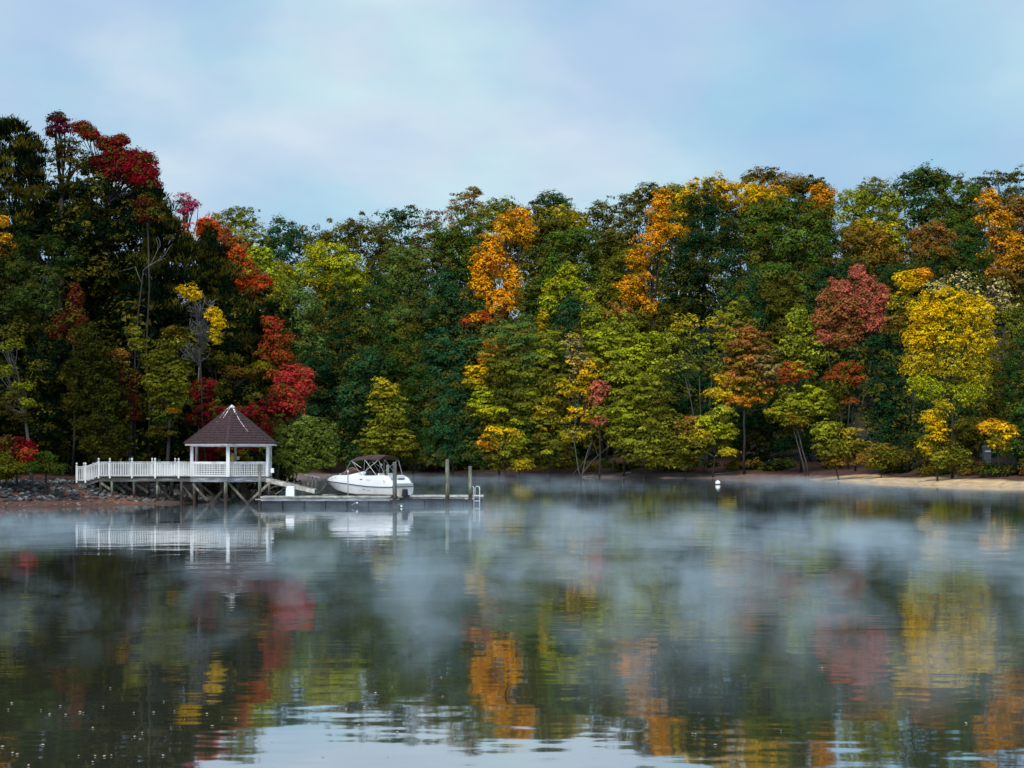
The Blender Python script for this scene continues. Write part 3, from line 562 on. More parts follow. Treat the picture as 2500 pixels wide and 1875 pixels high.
T('beech_tree', 'olive green tree with golden sprays hanging down one side', 'tree', 212, [(1105,740,50,34,'sage'),(1145,770,42,44,'sage'),(1105,800,44,44),(1140,850,44,50),(1070,745,22,14,'amber'),(1060,775,24,12,'amber'),(1040,800,26,10,'gold'),(1030,825,26,9,'mustard'),(1045,845,26,10,'lime'),(1040,870,24,9,'lime'),(1060,890,26,10,'lime'),(1100,900,50,34,'dkolive'),(1060,930,30,26,'dkolive')], 'olive', 'spray', dens=1.5, group=FG)
T('maple_tree', 'low golden spray of leaves over the water right of the dock pilings', 'tree', 206, [(1085,938,38,12,'gold'),(1060,958,28,10,'amber'),(1110,955,24,14,'limeolive'),(1085,985,44,20,'dkolive'),(1130,1000,16,8,'mustard')], 'gold', 'spray', group=FG)
T('oak_tree', 'dark green tree on the shore behind the golden spray', 'tree', 213, [(1110,950,44,34),(1150,930,40,44),(1050,975,40,30),(1165,975,44,30)], 'dkgreen', group=FG)
T('beech_tree', 'slender yellow-olive tree below the lime green cap-shaped tree', 'tree', 212, [(1190,745,28,30,'limeolive'),(1175,790,30,34),(1200,830,34,40),(1180,880,38,26,'mustard'),(1195,930,42,30),(1190,975,48,26,'dkolive')], 'olive', 'spray', dens=1.4, group=FG)
T('sweetgum_tree', 'thin-leaved grey and gold tree with bare twigs at its top', 'tree', 208, [(1238,745,18,30,'tan'),(1250,785,30,30,'tan'),(1240,835,34,26,'mustard'),(1275,800,28,26,'gold'),(1270,850,34,22,'gold'),(1255,895,34,18,'gold'),(1240,940,30,16,'mustard')], 'gold', 'sparse', dens=1.3, stems=2, fan=5, twigs=2, bark='bark_pale', group=FG)
T('maple_tree', 'tiny salmon red sapling between the grey-gold tree and the big lime one', 'tree', 207, [(1295,838,20,12),(1290,862,14,8),(1298,905,14,8)], 'salmon', 'spray', group=FG)
T('beech_tree', 'bright lime tree with spreading layered branches on the far shore', 'tree', 209, [(1300,740,36,22),(1345,715,40,26,'limeolive'),(1390,745,40,20),(1350,760,50,22,'lime'),(1330,800,44,26,'limeolive'),(1380,800,44,30,'lime'),(1350,850,50,34,'olive'),(1340,900,44,30,'olive')], 'lime', 'spray', dens=1.5, group=FG)
T('beech_tree', 'large olive green tree reaching down to the shore below the lime one', 'tree', 206, [(1400,850,44,34,'olive'),(1360,895,48,26),(1420,910,50,30,'olive'),(1350,940,44,22,'olive'),(1400,960,56,22),(1390,985,50,18,'dkolive'),(1450,950,40,26,'dkolive')], 'limeolive', 'spray', dens=1.3, group=FG)
T('birch_tree', 'pale multi-stemmed tree with bare fanning limbs and thin gold-green leaves', 'tree', 207, [(1480,700,34,24,'mustard'),(1455,730,30,22,'limeolive'),(1500,735,36,24,'limeolive'),(1550,700,30,26,'mustard'),(1570,740,30,28,'limeolive'),(1480,790,36,30,'olive'),(1540,790,34,30,'olive'),(1440,790,30,34,'limeolive')], 'limeolive', 'sparse', dens=1.25, stems=4, fan=4, twigs=1, base=1525, bark='bark_pale', group=FG)
T('oak_tree', 'dark tree filling the shade behind the pale multi-stemmed tree', 'tree', 219, [(1490,830,50,60),(1550,850,50,60),(1440,880,48,60),(1500,920,55,50),(1560,940,50,44)], 'cedar', group=FG)
T('oak_tree', 'small sage green crown rising behind the pale multi-stemmed tree', 'tree', 224, [(1595,665,28,24),(1575,690,34,26),(1610,700,30,30),(1590,740,40,34)], 'olive', 'sparse', dens=2.2, group=FG)
T('maple_tree', 'bronze tree with gold tips on the far shore above the white buoy', 'tree', 203, [(1610,725,30,22,'bronze'),(1640,745,30,20,'bronze'),(1600,765,40,26),(1650,785,38,26,'tan'),(1595,815,44,24,'bronze'),(1640,830,36,22,'bronze'),(1575,820,24,12,'gold'),(1560,850,22,12,'mustard'),(1600,862,30,10,'amber')], 'bronze', 'spray', dens=1.4, fan=2, group=FG)
T('maple_tree', 'low yellow-green spray over the beach above the white buoy', 'tree', 202, [(1535,915,34,14,'lime'),(1510,940,28,12,'mustard'),(1560,935,22,10,'lime'),(1570,975,12,5,'mustard'),(1560,890,28,12,'limeolive'),(1500,965,34,18,'dkolive')], 'lime', 'spray', group=FG)
T('maple_tree', 'low olive-orange bush spray left of the yellow-green spray', 'tree', 204, [(1480,925,32,14,'rustolive'),(1465,950,36,16,'olive'),(1500,905,18,5,'bronze'),(1470,985,36,14,'dkolive')], 'olive', 'spray', group=FG)
T('cedar_tree', 'dark evergreen on the far shore behind the bronze tree', 'tree', 213, [(1650,880,50,50),(1610,930,50,50),(1670,950,50,44),(1620,985,44,26)], 'cedar', group=FG)
T('beech_tree', 'tall yellow-olive tree left of the salmon red maple', 'tree', 200, [(1720,690,26,30),(1740,720,34,30),(1710,750,36,30),(1755,765,34,30),(1725,800,42,26,'olive')], 'limeolive', 'sparse', dens=2.0, fan=3, group=FG)
T('maple_tree', 'small tree topped with a rust red patch above tiered green-yellow sprays', 'tree', 196, [(1718,800,32,14,'rust'),(1700,812,22,10,'rust'),(1770,850,34,14,'lime'),(1720,865,38,16,'limeolive'),(1690,890,30,10,'lime'),(1765,880,36,14,'limeolive'),(1720,905,30,12,'limeolive'),(1800,870,24,12,'olive')], 'limeolive', 'spray', dens=1.2, stems=2, fan=2, base=1742, bark='bark_pale', group=FG)
T('maple_tree', 'salmon red maple with bare grey lower limbs', 'tree', 200, [(1852,590,10,14,'salmon'),(1870,620,26,26,'salmon'),(1890,655,28,34,'salmon'),(1855,665,28,34,'salmon'),(1905,640,14,22,'salmon'),(1815,625,24,22,'salmon'),(1790,645,22,20,'rosewood'),(1825,665,36,26,'rosewood'),(1780,690,30,26,'rosewood'),(1840,705,40,24,'rosewood'),(1885,700,30,20,'salmon'),(1780,730,22,18,'salmon'),(1820,735,26,16,'rosewood')], 'rosewood', 'broad', dens=0.6, clump=0.2, stems=3, rtr=0.8, fan=4, twigs=1, base=1835, bark='bark_pale', group=FG)
T('maple_tree', 'tiny rust red sprays below the salmon red maple', 'tree', 194, [(1830,795,30,10),(1812,812,24,9),(1845,818,26,9),(1835,865,14,4,'rust')], 'rust', 'spray', base=1848, group=FG)
T('cedar_tree', 'tall dark cedar between the salmon red maple and the big yellow maple', 'tree', 188, [(1900,745,26,34),(1905,800,34,44),(1890,860,44,50),(1920,900,44,50),(1900,950,48,44),(1960,890,34,50),(1950,960,44,40)], 'cedar', group=FG)
T('maple_tree', 'small golden maple rising left of the big yellow maple', 'tree', 186, [(1955,600,26,16),(1990,595,18,10,'amber'),(1965,620,26,18),(1945,655,30,26,'mustard'),(1970,660,28,26,'mustard'),(1935,700,26,24,'rustolive')], 'gold', 'sparse', dens=2.2, group=FG)
T('sycamore_tree', 'thin pale tree with scattered straw-coloured leaves behind the yellow maple', 'tree', 178, [(2070,605,40,22),(2030,620,26,18),(2100,630,30,20),(2155,625,22,26),(2170,655,30,30),(2140,670,30,30)], 'pale', 'sparse', dens=0.35, stems=3, fan=6, twigs=3, base=2110, bark='bark_pale', group=FG)
T('maple_tree', 'big bright yellow maple with dark fanning limbs above the sand spit', 'tree', 160, [(2050,655,60,34,'yellow'),(2000,680,40,36,'gold'),(2105,675,44,36,'yellow'),(1985,730,32,34,'gold'),(2040,720,60,40,'yellow'),(2110,730,34,40,'yellow'),(1985,785,36,36,'mustard'),(2050,785,56,36,'mustard'),(2110,795,38,36,'mustard'),(1990,825,26,22,'lime'),(2090,845,40,26,'lime'),(2020,845,36,24,'lime')], 'yellow', 'broad', dens=0.52, clump=0.17, fan=9, twigs=2, base=2057, leaf=0.185, rtr=0.8, group=FG)
T('maple_tree', 'low golden leafy shoots at the foot of the big yellow maple', 'shrub', 157, [(2010,905,20,14,'gold'),(2022,935,20,16,'gold'),(2005,960,22,12,'mustard'),(2030,985,24,12,'olive'),(2035,880,16,12,'mustard'),(2065,985,30,12,'olive')], 'mustard', 'spray', base=2025, group=FG)
T('oak_tree', 'dark green tree at the picture edge behind the sand spit', 'tree', 165, [(2190,700,30,40,'olive'),(2205,760,34,44),(2190,830,36,50),(2205,900,40,50),(2200,960,40,40)], 'dkgreen', group=FG)
T('oak_tree', 'dark olive tree filling the gap right of the big yellow maple', 'tree', 172, [(2160,780,34,50),(2150,850,36,50),(2120,900,40,40),(2090,930,38,34)], 'dkolive', group=FG)
T('maple_tree', 'small orange-gold sapling near the picture edge above the sand', 'tree', 157, [(2145,920,28,10,'amber'),(2165,932,22,10,'gold'),(2155,952,18,8,'mustard')], 'amber', 'spray', dens=1.2, base=2160, group=FG)
T('oak_shrub', 'olive shrub on the bank left of the sand spit', 'shrub', 182, [(1790,960,36,18),(1830,945,30,16,'mustard'),(1780,925,26,12,'limeolive'),(1850,965,36,18,'dkolive'),(1815,985,40,14,'rustolive')], 'olive', 'spray', group=FG)
T('oak_shrub', 'brown-green shrub just behind the tip of the sand spit', 'shrub', 176, [(1900,975,34,16),(1940,985,30,13,'dkolive'),(1870,990,26,10)], 'rustolive', 'spray', group=FG)
T('oak_tree', 'tall dark tree behind the rust-topped small tree', 'tree', 208, [(1700,850,50,50),(1760,880,50,55),(1720,930,50,50),(1800,900,50,50),(1780,960,50,40)], 'cedar', group=FG)
T('oak_tree', 'shaded dark tree behind the golden shoots and yellow maple trunk', 'tree', 178, [(2010,870,40,50),(2070,900,44,50),(2000,940,48,44),(2060,960,50,30)], 'cedar', group=FG)
# second layer beyond the near bank
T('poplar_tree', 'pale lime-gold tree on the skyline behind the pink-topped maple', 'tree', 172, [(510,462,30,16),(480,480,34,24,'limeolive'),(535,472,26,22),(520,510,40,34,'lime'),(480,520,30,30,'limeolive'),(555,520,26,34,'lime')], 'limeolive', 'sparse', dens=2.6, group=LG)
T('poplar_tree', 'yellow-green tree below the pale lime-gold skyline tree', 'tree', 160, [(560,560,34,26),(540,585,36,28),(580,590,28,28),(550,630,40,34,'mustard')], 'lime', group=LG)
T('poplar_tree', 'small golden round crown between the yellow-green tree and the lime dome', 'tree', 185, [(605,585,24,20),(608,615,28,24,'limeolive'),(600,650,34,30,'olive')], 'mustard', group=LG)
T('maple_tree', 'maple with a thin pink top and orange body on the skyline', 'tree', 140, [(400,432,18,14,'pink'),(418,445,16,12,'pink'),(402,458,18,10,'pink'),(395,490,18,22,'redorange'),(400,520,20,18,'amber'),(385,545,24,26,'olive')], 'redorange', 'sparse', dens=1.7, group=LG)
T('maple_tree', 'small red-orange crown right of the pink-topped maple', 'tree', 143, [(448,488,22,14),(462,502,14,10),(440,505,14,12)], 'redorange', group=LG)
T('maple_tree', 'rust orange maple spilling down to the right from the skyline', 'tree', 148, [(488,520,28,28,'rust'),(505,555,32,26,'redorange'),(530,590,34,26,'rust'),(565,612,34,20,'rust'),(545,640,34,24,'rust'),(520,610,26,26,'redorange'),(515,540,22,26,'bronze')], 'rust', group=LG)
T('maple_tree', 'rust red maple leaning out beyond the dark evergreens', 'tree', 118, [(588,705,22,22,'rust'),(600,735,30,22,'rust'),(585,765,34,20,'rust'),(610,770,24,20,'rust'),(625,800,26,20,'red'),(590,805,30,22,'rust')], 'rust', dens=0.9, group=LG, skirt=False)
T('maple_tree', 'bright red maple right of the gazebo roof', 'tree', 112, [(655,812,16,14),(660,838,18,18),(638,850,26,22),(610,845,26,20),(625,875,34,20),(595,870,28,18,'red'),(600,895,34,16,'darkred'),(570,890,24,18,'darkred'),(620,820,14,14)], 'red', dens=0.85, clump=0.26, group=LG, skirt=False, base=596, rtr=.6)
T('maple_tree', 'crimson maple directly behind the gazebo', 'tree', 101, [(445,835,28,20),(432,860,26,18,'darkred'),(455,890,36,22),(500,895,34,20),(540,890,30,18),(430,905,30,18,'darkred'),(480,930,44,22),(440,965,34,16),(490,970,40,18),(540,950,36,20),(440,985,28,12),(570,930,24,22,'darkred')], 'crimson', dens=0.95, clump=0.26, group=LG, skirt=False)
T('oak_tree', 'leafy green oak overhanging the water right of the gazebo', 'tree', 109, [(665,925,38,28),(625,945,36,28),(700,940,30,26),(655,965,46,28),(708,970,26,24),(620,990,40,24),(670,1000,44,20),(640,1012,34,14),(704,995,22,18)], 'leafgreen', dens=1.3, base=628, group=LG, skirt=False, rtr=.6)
# near bank
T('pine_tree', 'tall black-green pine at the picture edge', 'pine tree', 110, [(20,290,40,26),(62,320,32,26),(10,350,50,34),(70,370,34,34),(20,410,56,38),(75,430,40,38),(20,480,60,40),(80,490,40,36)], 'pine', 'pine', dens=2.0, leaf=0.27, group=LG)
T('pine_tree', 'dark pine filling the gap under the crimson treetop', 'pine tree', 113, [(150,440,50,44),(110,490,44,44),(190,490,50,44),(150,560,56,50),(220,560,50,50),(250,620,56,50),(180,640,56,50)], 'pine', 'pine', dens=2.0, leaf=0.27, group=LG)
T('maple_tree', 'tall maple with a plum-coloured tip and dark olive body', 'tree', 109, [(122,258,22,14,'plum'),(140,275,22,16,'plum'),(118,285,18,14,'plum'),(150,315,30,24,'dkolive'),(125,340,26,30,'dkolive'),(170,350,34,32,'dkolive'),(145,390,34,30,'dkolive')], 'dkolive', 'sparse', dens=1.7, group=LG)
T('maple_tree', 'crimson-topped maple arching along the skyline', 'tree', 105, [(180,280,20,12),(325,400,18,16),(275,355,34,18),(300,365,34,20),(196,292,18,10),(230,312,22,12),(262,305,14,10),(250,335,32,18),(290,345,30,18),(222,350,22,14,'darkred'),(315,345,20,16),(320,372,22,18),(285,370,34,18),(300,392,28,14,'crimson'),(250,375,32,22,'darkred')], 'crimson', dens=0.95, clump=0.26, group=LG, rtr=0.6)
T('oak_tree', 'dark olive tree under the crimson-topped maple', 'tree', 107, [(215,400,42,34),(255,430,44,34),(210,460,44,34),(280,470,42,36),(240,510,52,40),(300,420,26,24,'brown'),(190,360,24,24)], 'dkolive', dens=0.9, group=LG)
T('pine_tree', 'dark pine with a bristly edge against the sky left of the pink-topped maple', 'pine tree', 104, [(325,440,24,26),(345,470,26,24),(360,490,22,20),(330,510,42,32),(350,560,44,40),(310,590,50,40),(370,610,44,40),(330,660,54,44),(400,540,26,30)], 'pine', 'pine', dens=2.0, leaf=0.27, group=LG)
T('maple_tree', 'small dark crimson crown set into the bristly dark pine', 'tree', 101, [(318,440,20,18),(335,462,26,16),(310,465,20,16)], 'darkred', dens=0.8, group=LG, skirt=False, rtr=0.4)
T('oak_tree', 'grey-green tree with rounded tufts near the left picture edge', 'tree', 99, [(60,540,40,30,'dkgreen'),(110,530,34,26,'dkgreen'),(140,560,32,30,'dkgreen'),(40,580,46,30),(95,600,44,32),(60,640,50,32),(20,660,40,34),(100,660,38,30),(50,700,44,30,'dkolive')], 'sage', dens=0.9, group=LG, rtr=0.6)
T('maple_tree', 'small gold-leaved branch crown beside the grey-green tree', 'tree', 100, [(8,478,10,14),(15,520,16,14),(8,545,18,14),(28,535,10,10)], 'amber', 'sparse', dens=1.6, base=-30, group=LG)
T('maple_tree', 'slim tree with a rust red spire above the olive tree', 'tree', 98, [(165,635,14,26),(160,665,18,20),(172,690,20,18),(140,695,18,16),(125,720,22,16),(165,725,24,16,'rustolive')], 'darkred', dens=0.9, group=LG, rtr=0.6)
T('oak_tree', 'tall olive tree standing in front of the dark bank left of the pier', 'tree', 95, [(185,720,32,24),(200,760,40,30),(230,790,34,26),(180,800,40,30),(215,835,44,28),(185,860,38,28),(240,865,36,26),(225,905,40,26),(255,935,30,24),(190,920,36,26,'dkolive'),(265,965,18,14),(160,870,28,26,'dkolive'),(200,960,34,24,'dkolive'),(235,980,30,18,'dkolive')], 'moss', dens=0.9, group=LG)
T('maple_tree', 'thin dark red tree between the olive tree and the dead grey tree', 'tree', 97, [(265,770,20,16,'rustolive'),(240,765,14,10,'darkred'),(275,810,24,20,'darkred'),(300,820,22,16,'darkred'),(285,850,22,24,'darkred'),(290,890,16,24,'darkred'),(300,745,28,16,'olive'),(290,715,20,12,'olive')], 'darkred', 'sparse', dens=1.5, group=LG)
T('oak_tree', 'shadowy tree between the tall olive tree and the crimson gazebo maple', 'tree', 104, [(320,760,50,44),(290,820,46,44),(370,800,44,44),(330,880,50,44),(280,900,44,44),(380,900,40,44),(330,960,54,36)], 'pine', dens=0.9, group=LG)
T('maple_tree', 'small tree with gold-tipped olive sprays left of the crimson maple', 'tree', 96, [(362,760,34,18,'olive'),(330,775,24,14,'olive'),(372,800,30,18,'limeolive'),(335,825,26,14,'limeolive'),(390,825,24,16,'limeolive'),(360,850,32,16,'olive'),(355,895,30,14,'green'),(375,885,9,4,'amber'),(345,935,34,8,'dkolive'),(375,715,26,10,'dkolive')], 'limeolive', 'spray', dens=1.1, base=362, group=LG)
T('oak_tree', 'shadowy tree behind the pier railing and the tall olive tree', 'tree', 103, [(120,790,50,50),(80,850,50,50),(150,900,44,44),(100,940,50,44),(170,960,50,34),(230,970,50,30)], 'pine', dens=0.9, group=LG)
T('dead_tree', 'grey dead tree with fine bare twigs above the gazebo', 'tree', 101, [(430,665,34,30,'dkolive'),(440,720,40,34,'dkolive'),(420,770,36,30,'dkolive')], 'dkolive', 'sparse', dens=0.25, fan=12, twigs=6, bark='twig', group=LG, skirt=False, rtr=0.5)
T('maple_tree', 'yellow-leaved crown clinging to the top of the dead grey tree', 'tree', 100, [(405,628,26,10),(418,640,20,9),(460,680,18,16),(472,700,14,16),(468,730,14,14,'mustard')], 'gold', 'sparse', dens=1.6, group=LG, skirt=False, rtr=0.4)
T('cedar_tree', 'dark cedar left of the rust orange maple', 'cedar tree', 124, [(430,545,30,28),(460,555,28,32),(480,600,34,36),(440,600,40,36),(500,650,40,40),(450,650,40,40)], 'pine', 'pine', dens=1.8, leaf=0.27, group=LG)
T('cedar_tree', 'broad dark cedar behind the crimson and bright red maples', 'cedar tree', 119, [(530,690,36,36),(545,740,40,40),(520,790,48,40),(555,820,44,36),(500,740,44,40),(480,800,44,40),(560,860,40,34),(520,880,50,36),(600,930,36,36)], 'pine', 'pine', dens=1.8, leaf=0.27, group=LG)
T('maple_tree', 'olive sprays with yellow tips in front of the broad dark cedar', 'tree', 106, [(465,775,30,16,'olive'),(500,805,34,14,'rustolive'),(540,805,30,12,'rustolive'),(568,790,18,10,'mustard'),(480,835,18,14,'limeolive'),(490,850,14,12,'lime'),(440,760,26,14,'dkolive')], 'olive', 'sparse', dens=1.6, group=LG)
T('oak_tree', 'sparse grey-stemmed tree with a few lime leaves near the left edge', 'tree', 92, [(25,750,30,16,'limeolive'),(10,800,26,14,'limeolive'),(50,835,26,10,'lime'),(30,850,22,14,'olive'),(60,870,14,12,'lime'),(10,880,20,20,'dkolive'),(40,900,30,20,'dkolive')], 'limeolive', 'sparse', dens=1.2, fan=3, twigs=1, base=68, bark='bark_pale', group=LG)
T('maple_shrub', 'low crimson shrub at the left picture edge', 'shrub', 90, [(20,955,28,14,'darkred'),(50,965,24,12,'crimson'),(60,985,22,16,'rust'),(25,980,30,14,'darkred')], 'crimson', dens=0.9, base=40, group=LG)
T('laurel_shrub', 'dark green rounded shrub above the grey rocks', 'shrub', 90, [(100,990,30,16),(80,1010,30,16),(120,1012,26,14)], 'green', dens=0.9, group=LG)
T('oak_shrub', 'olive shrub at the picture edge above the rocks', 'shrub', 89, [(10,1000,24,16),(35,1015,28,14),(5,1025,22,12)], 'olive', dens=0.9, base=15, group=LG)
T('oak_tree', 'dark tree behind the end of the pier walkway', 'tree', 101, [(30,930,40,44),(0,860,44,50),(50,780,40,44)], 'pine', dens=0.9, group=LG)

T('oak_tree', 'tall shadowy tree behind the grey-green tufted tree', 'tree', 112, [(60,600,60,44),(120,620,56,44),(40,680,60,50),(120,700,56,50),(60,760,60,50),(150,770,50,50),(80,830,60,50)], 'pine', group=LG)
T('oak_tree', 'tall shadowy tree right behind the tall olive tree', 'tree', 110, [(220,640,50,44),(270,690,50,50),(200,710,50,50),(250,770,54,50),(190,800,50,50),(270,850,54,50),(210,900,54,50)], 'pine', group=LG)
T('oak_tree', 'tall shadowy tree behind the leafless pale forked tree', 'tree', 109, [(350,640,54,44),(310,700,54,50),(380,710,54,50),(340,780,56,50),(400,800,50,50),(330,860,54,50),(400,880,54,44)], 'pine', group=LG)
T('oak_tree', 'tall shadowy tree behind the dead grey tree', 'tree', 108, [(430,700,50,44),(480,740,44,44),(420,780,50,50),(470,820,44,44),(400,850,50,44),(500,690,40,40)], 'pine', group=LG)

# dark woodland filling the slopes behind the single trees: reads as one mass
def woods():
    rng = np.random.default_rng(77); L = []
    xs = rng.uniform(-150, 150, 2000); ys = rng.uniform(84, 330, 2000); d = shore_dist(xs, ys); g = ground(xs, ys, d)
    for x, y, dd, z in zip(xs, ys, d, g):
        if dd < 9 or (y < 130 and dd < 13 and x < 0): continue
        if abs(x) > 0.42 * y + 12 or (x > 26 and dd < 17): continue
        h = rng.uniform(1.5, 7.5) if dd > 16 else rng.uniform(1, 3)
        if x < -12 and y < 125 and abs((x / y) * FU + 1106 - 430) < 160: h = min(h, 4.5)
        r = rng.uniform(2.6, 4.6)
        L.append((x, y, z + h * 0.5, r, r, h * 0.55 + 0.6, ['cedar', 'pine', 'dkgreen', 'teal', 'dkolive'][rng.integers(5)]))
    q, c = foliage_arrays(L, rng, 0.7, 0.2, 'broad', 0.42)
    me = leaf_mesh('woods', q, c, (0, 0, 0)); o = link(bpy.data.objects.new('woods', me)); tag(o, 'dark woodland understorey covering the slopes behind the trees', 'woods', kind='stuff')
    # leafy scrub and litter right along the foot of the trees
    L = []
    for i in range(0, len(CH) - 1):
        (x0, y0), (x1, y1) = CH[i], CH[i + 1]
        if y0 < 84 or x0 > 80 or x0 < -40: continue
        for k in range(3):
            t = rng.uniform(); x, y = x0 + (x1 - x0) * t, y0 + (y1 - y0) * t
            n = np.array([-(y1 - y0), x1 - x0]); n = n / (np.linalg.norm(n) + 1e-6)
            if shore_dist(x + n[0], y + n[1])[0] < 0: n = -n
            sand = x > 34; dd = rng.uniform(6.5, 10.5) if not sand else rng.uniform(9.5, 13)
            x, y = x + n[0] * dd, y + n[1] * dd
            if x < -12 and y < 112: continue
            r = rng.uniform(0.5, 1.4)
            L.append((x, y, gz(x, y) + r * 0.3, r * 1.5, r, r * 0.7, ['dkolive', 'pine', 'brown', 'dkgreen', 'rustolive', 'pine'][rng.integers(6)]))
    q, c = foliage_arrays(L, rng, 0.26, 0.5, 'broad', 0.4)
    me = leaf_mesh('undergrowth', q, c, (0, 0, 0)); o = link(bpy.data.objects.new('undergrowth', me)); tag(o, 'low dark scrub along the foot of the trees', 'undergrowth', kind='stuff')
woods()
print('FOLIAGE TRIS', TRI[0])

# ------------------------------------------------------------------ pier walkway with white railing
YF, YB = 94.0, 95.6
DZ = 1.72; RT = 2.65
def pier():
    x0 = X_(187, YF); root = empty('pier', (x0, YF, 0)); tag(root, 'raised wooden walkway with white picket railing on dark timber pilings', 'pier')
    def loc(x, y, z): return (x - x0, y - YF, z)
    xa, xb, xc, xe = X_(187, YF), X_(209, YF), X_(241, YF), X_(470, YF)
    low = -0.29
    def dz(x): return low if x <= xb else (low * (xc - x) / (xc - xb) if x < xc else 0.0)
    # deck boards run across the walkway
    x = xa
    while x < xe - 0.05:
        sbox('deck_board', (0.27, YB - YF + 0.1, 0.045), M['beam'], root, loc(x + 0.14, (YF + YB) / 2, DZ + dz(x) - 0.023)); x += 0.285
    for Yr, side in ((YF, 0), (YB, 1)):
        # rails in three runs: level end, slope, long level run
        for (a, b) in ((xa, xb), (xb, xc), (xc, xe if side == 0 else xe + 0.15)):
            for zz, h, nm, w in ((RT - 0.02, 0.045, 'top_rail', 0.13), (RT - 0.10, 0.07, 'upper_stringer', 0.045), (DZ + 0.055, 0.07, 'lower_stringer', 0.045)):
                MB().bar((a - x0 + .002, 0, zz + dz(a)), (b - x0 - .002, 0, zz + dz(b)), w, h).build(nm, M['white'], root, (0, Yr - YF, 0))
            MB().bar((a - x0, 0, DZ - 0.20 + dz(a)), (b - x0, 0, DZ - 0.20 + dz(b)), 0.07, 0.24).build('rim_beam', M['beam'], root, (0, Yr - YF + (0.04 if side == 0 else -0.04), 0))
        pk = (187.4, 209, 241, 268.5, 322.5, 379, 436.5) if side == 0 else (205, 228, 295, 316.5, 371.8, 428)
        for px in pk:
            xx = X_(px, YF) if side == 0 else X_(px, YB)
            zt = RT + dz(xx)
            po = sbox('railing_post', (0.10, 0.10, 1.12), M['white'], root, loc(xx, Yr - 0.01, zt - 0.50 + 0.01))
            def fin():
                m = MB().lathe([(0.0, 0), (0.035, 0.0), (0.03, 0.03), (0.065, 0.07), (0.07, 0.10), (0.045, 0.15), (0.0, 0.19)], n=8); return mesh_np('finial', m.v, m.f, M['white'], True)
            link(bpy.data.objects.new('finial', shared('finial', fin)), po, (0, 0, 0.56))
        x = xa + 0.09
        while x < xe - 0.06:
            sbox('picket', (0.052, 0.022, 0.82), M['white'], root, loc(x, Yr - (0.035 if side == 0 else -0.035), DZ + 0.47 + dz(x))); x += 0.108
    # pilings
    def pile(px, Y, mat, r=0.085, top=None):
        x = X_(px, Y); zb = min(gz(x, Y), -0.2) - 0.4; zt = (top or DZ - 0.30) + dz(x)
        m = MB().tube([(0, 0, zb), (0.01, 0, (zb + zt) / 2), (0, 0, zt)], r * 1.08, 9, r * 0.95); m.build('piling', M[mat], root, loc(x, Y, 0), smooth=False)
    for px in (246,): pile(px, 94.08, 'piling', 0.10)
    for px in (273, 384): pile(px, 94.08, 'pile_pale', 0.08)
    for px in (327, 443): pile(px, 94.08, 'piling', 0.08)
    for px, r in ((220, .09), (287, .07), (308, .10), (363, .10), (419, .115)): pile(px, 95.5, 'piling', r)
    for (a, b, Y) in (((246.5,1179),(269.5,1195),94.0), ((275,1179),(306,1203),94.6), ((330.5,1181),(362,1202),94.7), ((387.5,1180),(420,1225),94.6), ((415,1186),(391.5,1217),94.9), ((447,1186),(472,1219),94.6), ((468,1197),(447.5,1223),94.9), ((300,1185),(330,1200),95.3)):
        A = P(*a, Y); B = P(*b, Y); MB().bar(loc(*A), loc(*B), 0.045, 0.15).build('cross_brace', M['brace'], root)
    for px in (246, 327, 384, 443):
        x = X_(px, 94.0); sbox('cap_beam', (0.12, 1.7, 0.2), M['beam'], root, loc(x, 94.85, DZ - 0.43 + dz(x)))
pier()

